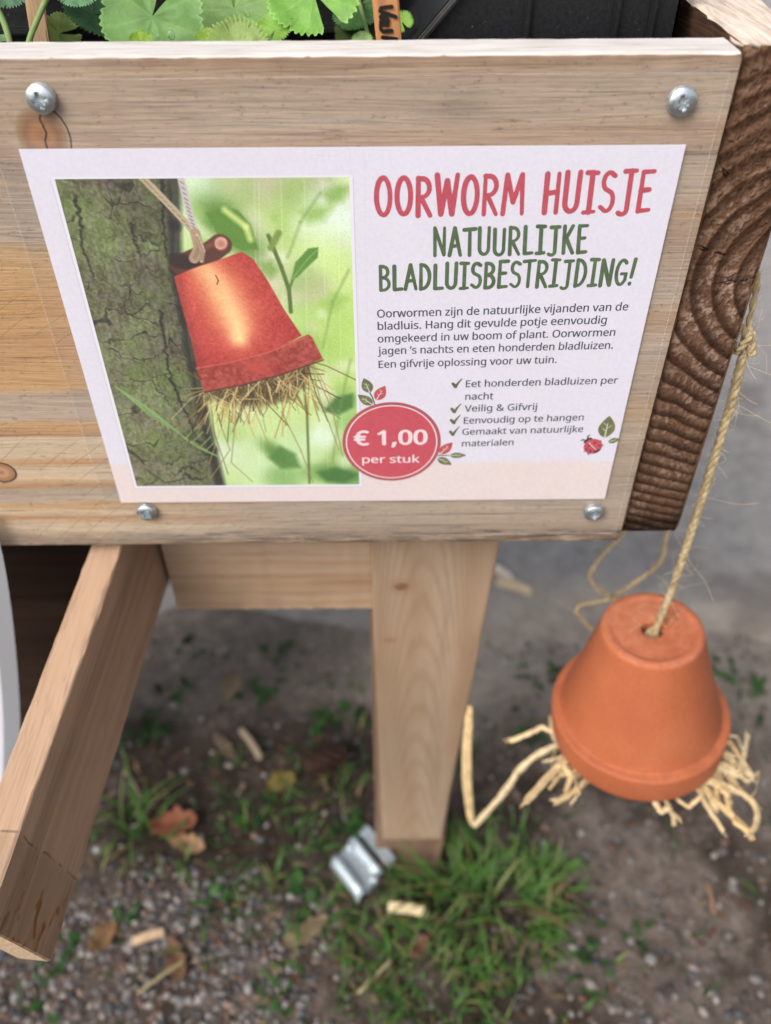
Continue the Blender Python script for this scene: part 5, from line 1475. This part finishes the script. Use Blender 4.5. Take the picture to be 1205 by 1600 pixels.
def cw(x, y):
    p = onY(560 + x / 10.04, y / 10.04, 0.0325); return np.array([p[0], p[2]])
for pts in ([(525, 105), (430, 115), (345, 130), (335, 165), (380, 195), (480, 225), (590, 265)], [(400, 215), (345, 265), (355, 310), (410, 330), (450, 380), (455, 390)], [(360, 300), (440, 250), (470, 320), (455, 395), (400, 380), (350, 350)],
            [(400, 360), (345, 400), (355, 465), (385, 490), (525, 482)], [(380, 585), (480, 600), (600, 612)]):
    ribbon([cw(*p) for p in pts], 0.00115, 0.00115, V, F, 0.0325 - 0.00002 * (len(V) % 7))
hw = mesh_obj('handwriting', V, F, plain('marker_ink', (30, 26, 24), 0.5, 0.3), st, False)
s2 = tag(name_stick('', ((50, 66), (40, 0), 78), 0.066, 0, (176, 146, 112)), 'pale wooden name stick at the left among stems and dark trays', 'plant label', 'wooden name sticks')

# =================================================================== ON THE GROUND
def gz(x, y): return GZ + gheight(x, y)
# loose gravel
r = np.random.default_rng(77)
V = []; F = []; C = []
ico = []
bm = bmesh.new(); bmesh.ops.create_icosphere(bm, subdivisions=1, radius=1.0)
IV = np.array([v.co[:] for v in bm.verts]); IF = [tuple(v.index for v in f.verts) for f in bm.faces]; bm.free()
def stone(x, y, s, col, sink=0.3):
    a = r.uniform(0, 6.28); sc3 = s * np.array((1, r.uniform(0.6, 0.95), r.uniform(0.4, 0.7)))
    p = IV * (1 + r.normal(0, 0.10, (len(IV), 1))) * sc3
    ca, sa = math.cos(a), math.sin(a)
    q = np.stack([p[:, 0] * ca - p[:, 1] * sa, p[:, 0] * sa + p[:, 1] * ca, p[:, 2]], 1) + np.array((x, y, gz(x, y) + s * (0.3 - sink)))
    b = len(V); V.extend(q); F.extend([tuple(i + b for i in f) for f in IF]); C.extend([col] * len(IV))
pal = [lin(c_) for c_ in ((132, 128, 128), (108, 104, 104), (158, 152, 148), (84, 80, 80), (150, 126, 112), (178, 170, 164), (118, 92, 80), (96, 98, 104))]
def dens(x, y):
    left = 1.0 if (x < -0.03 + 0.05 * mnoise.noise(Vector((x * 14, y * 14, 3))) and y < 0.045 + 0.05 * mnoise.noise(Vector((x * 16, y * 16, 9)))) else 0
    right = 0.2 if (x > 0.1 and y < 0.03) else 0.06
    return max(left, right)
cnt = 0
for _ in range(30000):
    x = r.uniform(-0.42, 0.45); y = r.uniform(-0.16, 0.3)
    if r.random() > dens(x, y): continue
    s = 0.0014 + 0.0032 * r.random() ** 2.5 + (0.003 if r.random() < 0.012 else 0)
    stone(x, y, s, pal[r.integers(0, len(pal))] * r.uniform(0.5, 0.8)); cnt += 1
    if cnt > 7000: break
for u, v, s, c_ in ((925, 1540, 0.0075, (170, 158, 148)), (1018, 1498, 0.006, (156, 150, 148)), (1085, 1510, 0.005, (176, 162, 156)), (1100, 1580, 0.005, (186, 172, 162)), (850, 1318, 0.004, (150, 146, 148)), (985, 1345, 0.004, (160, 150, 146)),
                    (1035, 1556, 0.006, (120, 112, 108)), (970, 1576, 0.005, (134, 124, 118)), (1180, 1530, 0.006, (150, 142, 138)), (1140, 1460, 0.004, (146, 140, 136))):
    p = onZ(u, v, GZ); stone(p[0], p[1], s, lin(c_) * 0.6, 0.2)
gv = struct(mesh_obj('gravel', V, F, attr_mat('gravel_stone', 0.85, 0.2, 0.12, 600), None, True), 'stuff'); color_attr(gv, np.array(C))

# grass: blades in clumps
V = []; F = []; C = []
def blade(x, y, h, w, yaw, bend, col, tip, z0=None):
    n = 6; b = len(V); z0 = gz(x, y) - 0.002 if z0 is None else z0
    dx, dy = math.cos(yaw), math.sin(yaw)
    for i in range(n + 1):
        t = i / n; k = bend * t * t
        hor = h * math.sin(min(1.45, bend * t)) * t * 0.9; up_ = h * t * math.cos(min(1.35, bend * t * 0.9))
        ww = w * (1 - t ** 2.2) * 0.5 + 0.00012
        cx_, cy_ = x + dx * hor, y + dy * hor
        for s, lift in ((-1, 0.25), (1, 0.25)):
            V.append((cx_ - dy * ww * s, cy_ + dx * ww * s, z0 + up_ + lift * ww))
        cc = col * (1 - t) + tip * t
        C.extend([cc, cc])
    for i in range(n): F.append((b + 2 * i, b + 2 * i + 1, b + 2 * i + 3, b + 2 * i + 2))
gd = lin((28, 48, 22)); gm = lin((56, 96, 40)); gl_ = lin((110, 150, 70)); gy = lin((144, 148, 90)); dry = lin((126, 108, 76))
def clump(u, v, rpx, n, h0, h1, spread=1.0, lush=0.5, dryp=0.14):
    c0 = onZ(u, v, GZ); rr_ = abs(onZ(u + rpx, v, GZ)[0] - c0[0])
    for _ in range(int(n * 0.40)):
        a = r.uniform(0, 6.28); d = rr_ * 1.22 * math.sqrt(r.random())
        x = c0[0] + d * math.cos(a); y = c0[1] + d * math.sin(a) * 0.85
        if mnoise.noise(Vector((x * 34, y * 34, 6))) < -0.18 and r.random() < 0.75: continue
        q = r.random()
        col = gd * (1 - q) + gm * q
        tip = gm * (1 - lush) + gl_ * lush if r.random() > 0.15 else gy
        if r.random() < dryp: col, tip = dry * 0.8, dry
        yaw = a + r.normal(0, 0.9)
        hh = r.uniform(h0, h1) * (1.1 - 0.55 * (d / rr_) ** 2) * (0.75 + 0.6 * max(-0.4, mnoise.noise(Vector((x * 28, y * 28, 2)))))
        blade(x, y, hh, r.uniform(0.0012, 0.0036), yaw, r.uniform(0.6, 1.5) * spread, col, tip)
for args in ((735, 1410, 115, 900, 0.034, 0.082, 1.0, 0.75), (650, 1500, 110, 460, 0.022, 0.055, 1.1, 0.6), (805, 1400, 85, 400, 0.03, 0.07, 1.0, 0.85), (860, 1455, 60, 150, 0.02, 0.05, 1.1, 0.7), (590, 1420, 90, 330, 0.02, 0.05, 1.2, 0.5), (700, 1570, 90, 200, 0.02, 0.045, 1.2, 0.5),
             (790, 1330, 60, 130, 0.02, 0.05, 1.1, 0.6), (430, 1320, 90, 260, 0.02, 0.05, 1.2, 0.4), (500, 1250, 70, 170, 0.02, 0.045, 1.2, 0.35), (400, 1220, 70, 120, 0.02, 0.045, 1.2, 0.3), (540, 1160, 70, 110, 0.015, 0.04, 1.2, 0.3),
             (470, 1400, 80, 150, 0.02, 0.05, 1.25, 0.4), (210, 1300, 45, 80, 0.04, 0.08, 1.4, 0.6), (250, 1330, 45, 60, 0.04, 0.08, 1.5, 0.6), (370, 1450, 60, 60, 0.02, 0.045, 1.2, 0.3), (830, 1160, 40, 26, 0.015, 0.03, 1.2, .3),
             (690, 1180, 40, 40, 0.015, 0.035, 1.2, .3), (840, 1050, 40, 30, 0.012, 0.03, 1.2, .3), (555, 1090, 50, 60, 0.012, 0.035, 1.2, .3), (430, 1040, 40, 26, 0.01, 0.025, 1.2, .3), (1150, 1060, 50, 12, 0.015, 0.035, 1.2, .4), (250, 1110, 40, 40, 0.015, 0.035, 1.2, .3),
             (150, 1530, 50, 22, 0.015, 0.035, 1.2, .5), (60, 1560, 40, 14, 0.012, 0.03, 1.2, .5), (620, 1580, 60, 60, 0.015, 0.04, 1.2, .6), (1020, 1470, 40, 10, 0.012, 0.03, 1.3, .4), (480, 1540, 60, 60, 0.015, 0.04, 1.2, .5), (320, 1480, 40, 24, 0.015, 0.035, 1.2, .4),
             (940, 1500, 30, 18, 0.015, 0.035, 1.3, .5), (1190, 1400, 30, 12, 0.012, 0.03, 1.2, .4), (900, 1570, 40, 16, 0.012, 0.03, 1.2, .5)):
    clump(*args) if args[0] > 560 else clump(args[0], args[1], args[2], int(args[3] * 0.8), *args[4:])
for _ in range(420):                  # stray blades
    x = r.uniform(-0.4, 0.42); y = r.uniform(-0.15, 0.28)
    if r.random() > 0.35 + 0.9 * max(0, mnoise.noise(Vector((x * 12, y * 12, 5)))): continue
    blade(x, y, r.uniform(0.012, 0.035), r.uniform(0.0012, 0.0026), r.uniform(0, 6.28), r.uniform(0.6, 1.5), gd * .9, gm)
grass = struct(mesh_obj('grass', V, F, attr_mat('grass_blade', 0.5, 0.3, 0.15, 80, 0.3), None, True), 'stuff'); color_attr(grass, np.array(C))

# crumbs of bark and dead leaf, too many to count
V = []; F = []; C = []
for _ in range(900):
    x = r.uniform(-0.38, 0.42); y = r.uniform(-0.15, 0.3)
    if r.random() > 0.45 + 0.6 * mnoise.noise(Vector((x * 10, y * 10, 8))) + (0.2 if x < 0.0 else 0): continue
    L = r.uniform(0.003, 0.010); w = L * r.uniform(0.15, 0.5); a = r.uniform(0, 6.28); z = gz(x, y) + 0.0012; b = len(V)
    ca, sa = math.cos(a), math.sin(a); col = lin(((98, 74, 56), (124, 98, 74), (74, 56, 44), (140, 120, 92), (110, 72, 50))[r.integers(0, 5)]) * r.uniform(0.6, 1.0)
    for px_, py_, pz_ in ((-1, 0, r.uniform(0, .3)), (-.3, 1, 0), (.6, .8, r.uniform(0, .4)), (1, 0, r.uniform(0, .5)), (.4, -1, 0), (-.5, -.8, 0.1)):
        V.append((x + ca * px_ * L / 2 - sa * py_ * w / 2, y + sa * px_ * L / 2 + ca * py_ * w / 2, z + pz_ * L * 0.5)); C.append(col)
    F.append(tuple(range(b, b + 6)))
lt = struct(mesh_obj('leaf_litter', V, F, attr_mat('litter', 0.85, 0.1, 0.2, 500), None, False), 'stuff'); color_attr(lt, np.array(C))

# low broad-leaved weeds
V = []; F = []; C = []
def weed_leaf(x, y, z, L, w, yaw, pitch, col):
    b = len(V); n = 6; dx, dy = math.cos(yaw), math.sin(yaw)
    for i in range(n + 1):
        t = i / n; ww = w * math.sin(math.pi * min(1, 0.12 + 0.86 * t)) ** 0.8 / 2
        cx_, cy_, cz_ = x + dx * L * t, y + dy * L * t, z + L * math.sin(pitch) * t * (1 - 0.5 * t)
        for s in (-1, 0, 1): V.append((cx_ - dy * ww * s, cy_ + dx * ww * s, cz_ + abs(s) * ww * 0.3)); C.append(col * (1.15 if s == 0 else 1))
    for i in range(n):
        for s in (0, 1): F.append((b + 3 * i + s, b + 3 * i + s + 1, b + 3 * i + s + 4, b + 3 * i + s + 3))
for u, v, n, L, w in ((470, 1412, 5, 0.016, 0.013), (405, 1090, 10, 0.014, 0.009), (500, 1130, 14, 0.013, 0.009), (560, 1110, 12, 0.012, 0.008), (230, 1150, 10, 0.013, 0.009), (270, 1095, 8, 0.012, 0.008), (1185, 1085, 4, 0.022, 0.008), (1130, 1048, 8, 0.014, 0.008),
                      (545, 1290, 10, 0.012, 0.009), (900, 1480, 8, 0.010, 0.006), (930, 1520, 8, 0.009, 0.005), (870, 1480, 7, 0.010, 0.005), (820, 1160, 8, 0.012, 0.007), (860, 1060, 8, 0.012, 0.007), (960, 870, 6, 0.014, 0.008), (430, 1560, 8, 0.01, 0.006), (340, 1400, 9, 0.012, 0.008),
                      (100, 1480, 8, 0.012, 0.007), (70, 1540, 6, 0.011, 0.007), (200, 1440, 8, 0.011, 0.007), (620, 1560, 10, 0.011, 0.006), (800, 1530, 10, 0.010, 0.005), (1000, 1465, 6, 0.01, 0.005), (390, 1270, 10, 0.012, 0.008), (500, 1200, 10, 0.012, 0.008), (440, 1010, 8, 0.012, 0.007), (300, 1010, 7, 0.012, 0.007)):
    c0 = onZ(u, v, GZ)
    for _ in range(n):
        x = c0[0] + r.normal(0, 0.008); y = c0[1] + r.normal(0, 0.008); q = r.random()
        weed_leaf(x, y, gz(x, y) + 0.001, L * r.uniform(0.6, 1.2), w * r.uniform(0.5, 0.95), r.uniform(0, 6.28), r.uniform(0.1, 0.8), (gd * q + gm * (1 - q)) * 0.95)
weeds = struct(mesh_obj('ground_cover', V, F, attr_mat('weed_leaf', 0.5, 0.3, 0.15, 200, 0.25), None, True), 'stuff'); color_attr(weeds, np.array(C))

# fallen leaves, each its own thing
def fallen(u, v, L, w, yaw, curl, rgb, label, cat='dry leaf', grp='fallen leaves on the soil', lift=0.004, seed=0):
    c0 = onZ(u, v, GZ + lift); x0, y0 = c0[0], c0[1]; n, m_ = 14, 9; Vv = []; Cc = []
    dx, dy = math.cos(yaw), math.sin(yaw); base = lin(rgb) * 0.5
    for i in range(n + 1):
        t = i / n; ww = w / 2 * (math.sin(math.pi * min(1, 0.05 + 0.92 * t)) ** 0.7) * (1 + 0.22 * math.sin(t * 22 + seed))
        for j in range(m_):
            s = -1 + 2 * j / (m_ - 1)
            lx_, ly_ = (t - 0.5) * L, ww * s
            hz = curl * (ly_ * ly_) * 60 + curl * 22 * lx_ * lx_ + 0.003 * mnoise.noise(Vector((lx_ * 90, ly_ * 90, seed)))
            x = x0 + dx * lx_ - dy * ly_; y = y0 + dy * lx_ + dx * ly_
            Vv.append((x, y, gz(x0, y0) + lift + hz))
            vv = 0.75 if abs(s) < 0.1 else 1.0
            Cc.append(base * vv * (0.8 + 0.5 * (mnoise.noise(Vector((lx_ * 60, ly_ * 60, seed + 3))) * 0.5 + 0.5)))
    Ff = [(i * m_ + j, i * m_ + j + 1, (i + 1) * m_ + j + 1, (i + 1) * m_ + j) for i in range(n) for j in range(m_ - 1)]
    o = tag(mesh_obj('fallen_leaf', Vv, Ff, LEAFDRY), label, cat, grp); color_attr(o, np.array(Cc)); return o
LEAFDRY = attr_mat('dry_leaf', 0.7, 0.25, 0.2, 300)
fallen(272, 1290, 0.040, 0.026, 0.2, 0.5, (170, 104, 76), 'curled reddish brown leaf right of the handle plank', seed=1)
fallen(292, 1318, 0.034, 0.016, -0.3, 0.7, (196, 154, 116), 'pale tan crumpled leaf touching the reddish leaf right of the handle', seed=2)
fallen(160, 1462, 0.026, 0.018, 0.9, 0.8, (150, 112, 74), 'small orange-brown leaf on gravel below the end of the handle', seed=3)
fallen(275, 1500, 0.034, 0.014, 2.0, 0.6, (140, 106, 78), 'narrow brown leaf on the gravel at the bottom, below the pale wood sliver', seed=4)
fallen(478, 1458, 0.040, 0.016, 0.6, 0.4, (156, 136, 106), 'long greyish tan leaf lying in the grass below the metal bracket', seed=5)
fallen(362, 1076, 0.034, 0.022, 1.1, 0.4, (160, 138, 108), 'beige leaf lying on bare soil under the cross rail', seed=6)
fallen(440, 1222, 0.026, 0.02, 0.4, 0.6, (150, 134, 70), 'yellowish olive leaf in the grass left of the leg', seed=7)
fallen(684, 1388, 0.020, 0.014, 0.3, 0.9, (178, 118, 66), 'small rusty orange leaf in the grass below the leg', seed=8)
fallen(352, 1170, 0.038, 0.012, -0.9, 0.3, (142, 122, 98), 'slender dull beige leaf lying aslant on the shaded soil', seed=9)
fallen(655, 1480, 0.022, 0.014, 0.8, 0.7, (130, 96, 74), 'dull brown leaf half sunk in the grass below the pale wood chip', seed=10)

# wood slivers and straw bits
def sliver(name, pa, pb, r0, rgb, label, cat, lift=0.004, flat=0.5, z=None):
    A_, B_ = onZ(*pa, GZ + lift), onZ(*pb, GZ + lift)
    for q in (A_, B_): q[2] = max(q[2], gz(q[0], q[1]) + r0 * 0.8)
    mid_ = (A_ + B_) / 2 + np.array((0.0008, 0.0008, 0.001))
    Vv, Ff = tube_geo(spline([A_, mid_, B_], 14), [r0 * 0.8] + [r0] * 12 + [r0 * 0.7], 10, flat)
    return tag(mesh_obj(name, Vv, Ff, plain('sliver_wood', rgb, 0.7, 0.2, 0.2, 300)), label, cat, 'wood bits on the ground')
sliver('wood_chip', (607, 1417), (668, 1426), 0.0046, (206, 186, 148), 'pale stubby wood stick lying in grass below the leg', 'wood chip', 0.012)
sliver('wood_chip', (207, 1472), (258, 1456), 0.0040, (182, 154, 126), 'tan wood sliver on the gravel right of the handle end', 'wood chip', 0.004)
sliver('wood_shaving', (776, 908), (832, 926), 0.0062, (196, 176, 146), 'longer beige wood shaving on the path right of the leg top', 'wood shaving', 0.006)
sliver('wood_shaving', (772, 886), (800, 908), 0.0052, (206, 194, 176), 'short whitish wood shaving crossing a longer one right of the leg top', 'wood shaving', 0.008)
sliver('twig', (215, 1552), (290, 1500), 0.0014, (150, 136, 100), 'thin pale twig on gravel in the bottom left', 'twig', 0.006, 1.0)
sliver('twig', (1104, 1380), (1116, 1428), 0.0016, (140, 104, 82), 'thin reddish twig on bare soil at lower right', 'twig', 0.004, 1.0)
sliver('twig', (560, 1552), (612, 1500), 0.0013, (160, 146, 112), 'thin straw-coloured stalk in the grass at the bottom centre', 'twig', 0.012, 1.0)
sliver('twig', (196, 1205), (222, 1252), 0.0012, (120, 104, 82), 'thin grey-brown stalk on soil right beside the handle plank', 'twig', 0.006, 1.0)
sliver('twig', (376, 1140), (408, 1186), 0.0036, (150, 132, 112), 'grey flat stick on shaded soil between rail and grass', 'twig', 0.006, 0.6)

# pine cone lying in the shade
pc0 = onZ(506, 1186, GZ + 0.012)
cone = tag(empty('pine_cone', (pc0[0], pc0[1], gz(pc0[0], pc0[1]))), 'dark brown pine cone lying in shaded grass left of the leg', 'pine cone')
CONE = plain('cone_brown', (64, 46, 38), 0.8, 0.2, 0.3, 200)
V = []; F = []
ax0 = Vector((0.9, 0.3, 0.15)).normalized(); e1 = ax0.orthogonal().normalized(); e2 = ax0.cross(e1); cc0 = Vector((pc0[0], pc0[1], gz(pc0[0], pc0[1]) + 0.013))
V, F = tube_geo([cc0 - ax0 * 0.019, cc0 - ax0 * 0.012, cc0, cc0 + ax0 * 0.012, cc0 + ax0 * 0.02], [0.003, 0.008, 0.0095, 0.007, 0.002], 12)
mesh_obj('core', V, F, CONE, cone)
V = []; F = []
for k in range(70):
    t = k / 70; a = k * 2.39996; zz_ = -0.017 + 0.037 * t; rr_ = 0.0088 * math.sin(math.pi * (0.12 + 0.8 * t)) ** 0.7
    d = e1 * math.cos(a) + e2 * math.sin(a); tn = ax0.cross(d)
    p = cc0 + ax0 * zz_ + d * rr_; L = 0.0065; w = 0.0042
    b = len(V); tip = d * 0.75 + ax0 * 0.5
    for q in (p - tn * w * .5, p + tn * w * .5, p + tip * L + tn * w * .6, p + tip * L * 1.15, p + tip * L - tn * w * .6): V.append(q)
    for q in V[b:b + 5]: V.append(q - ax0 * 0.0012)
    F += [(b, b + 1, b + 2, b + 3, b + 4), (b + 9, b + 8, b + 7, b + 6, b + 5)] + [(b + i, b + 5 + i, b + 5 + (i + 1) % 5, b + (i + 1) % 5) for i in range(5)]
mesh_obj('scales', V, F, CONE, cone, False)
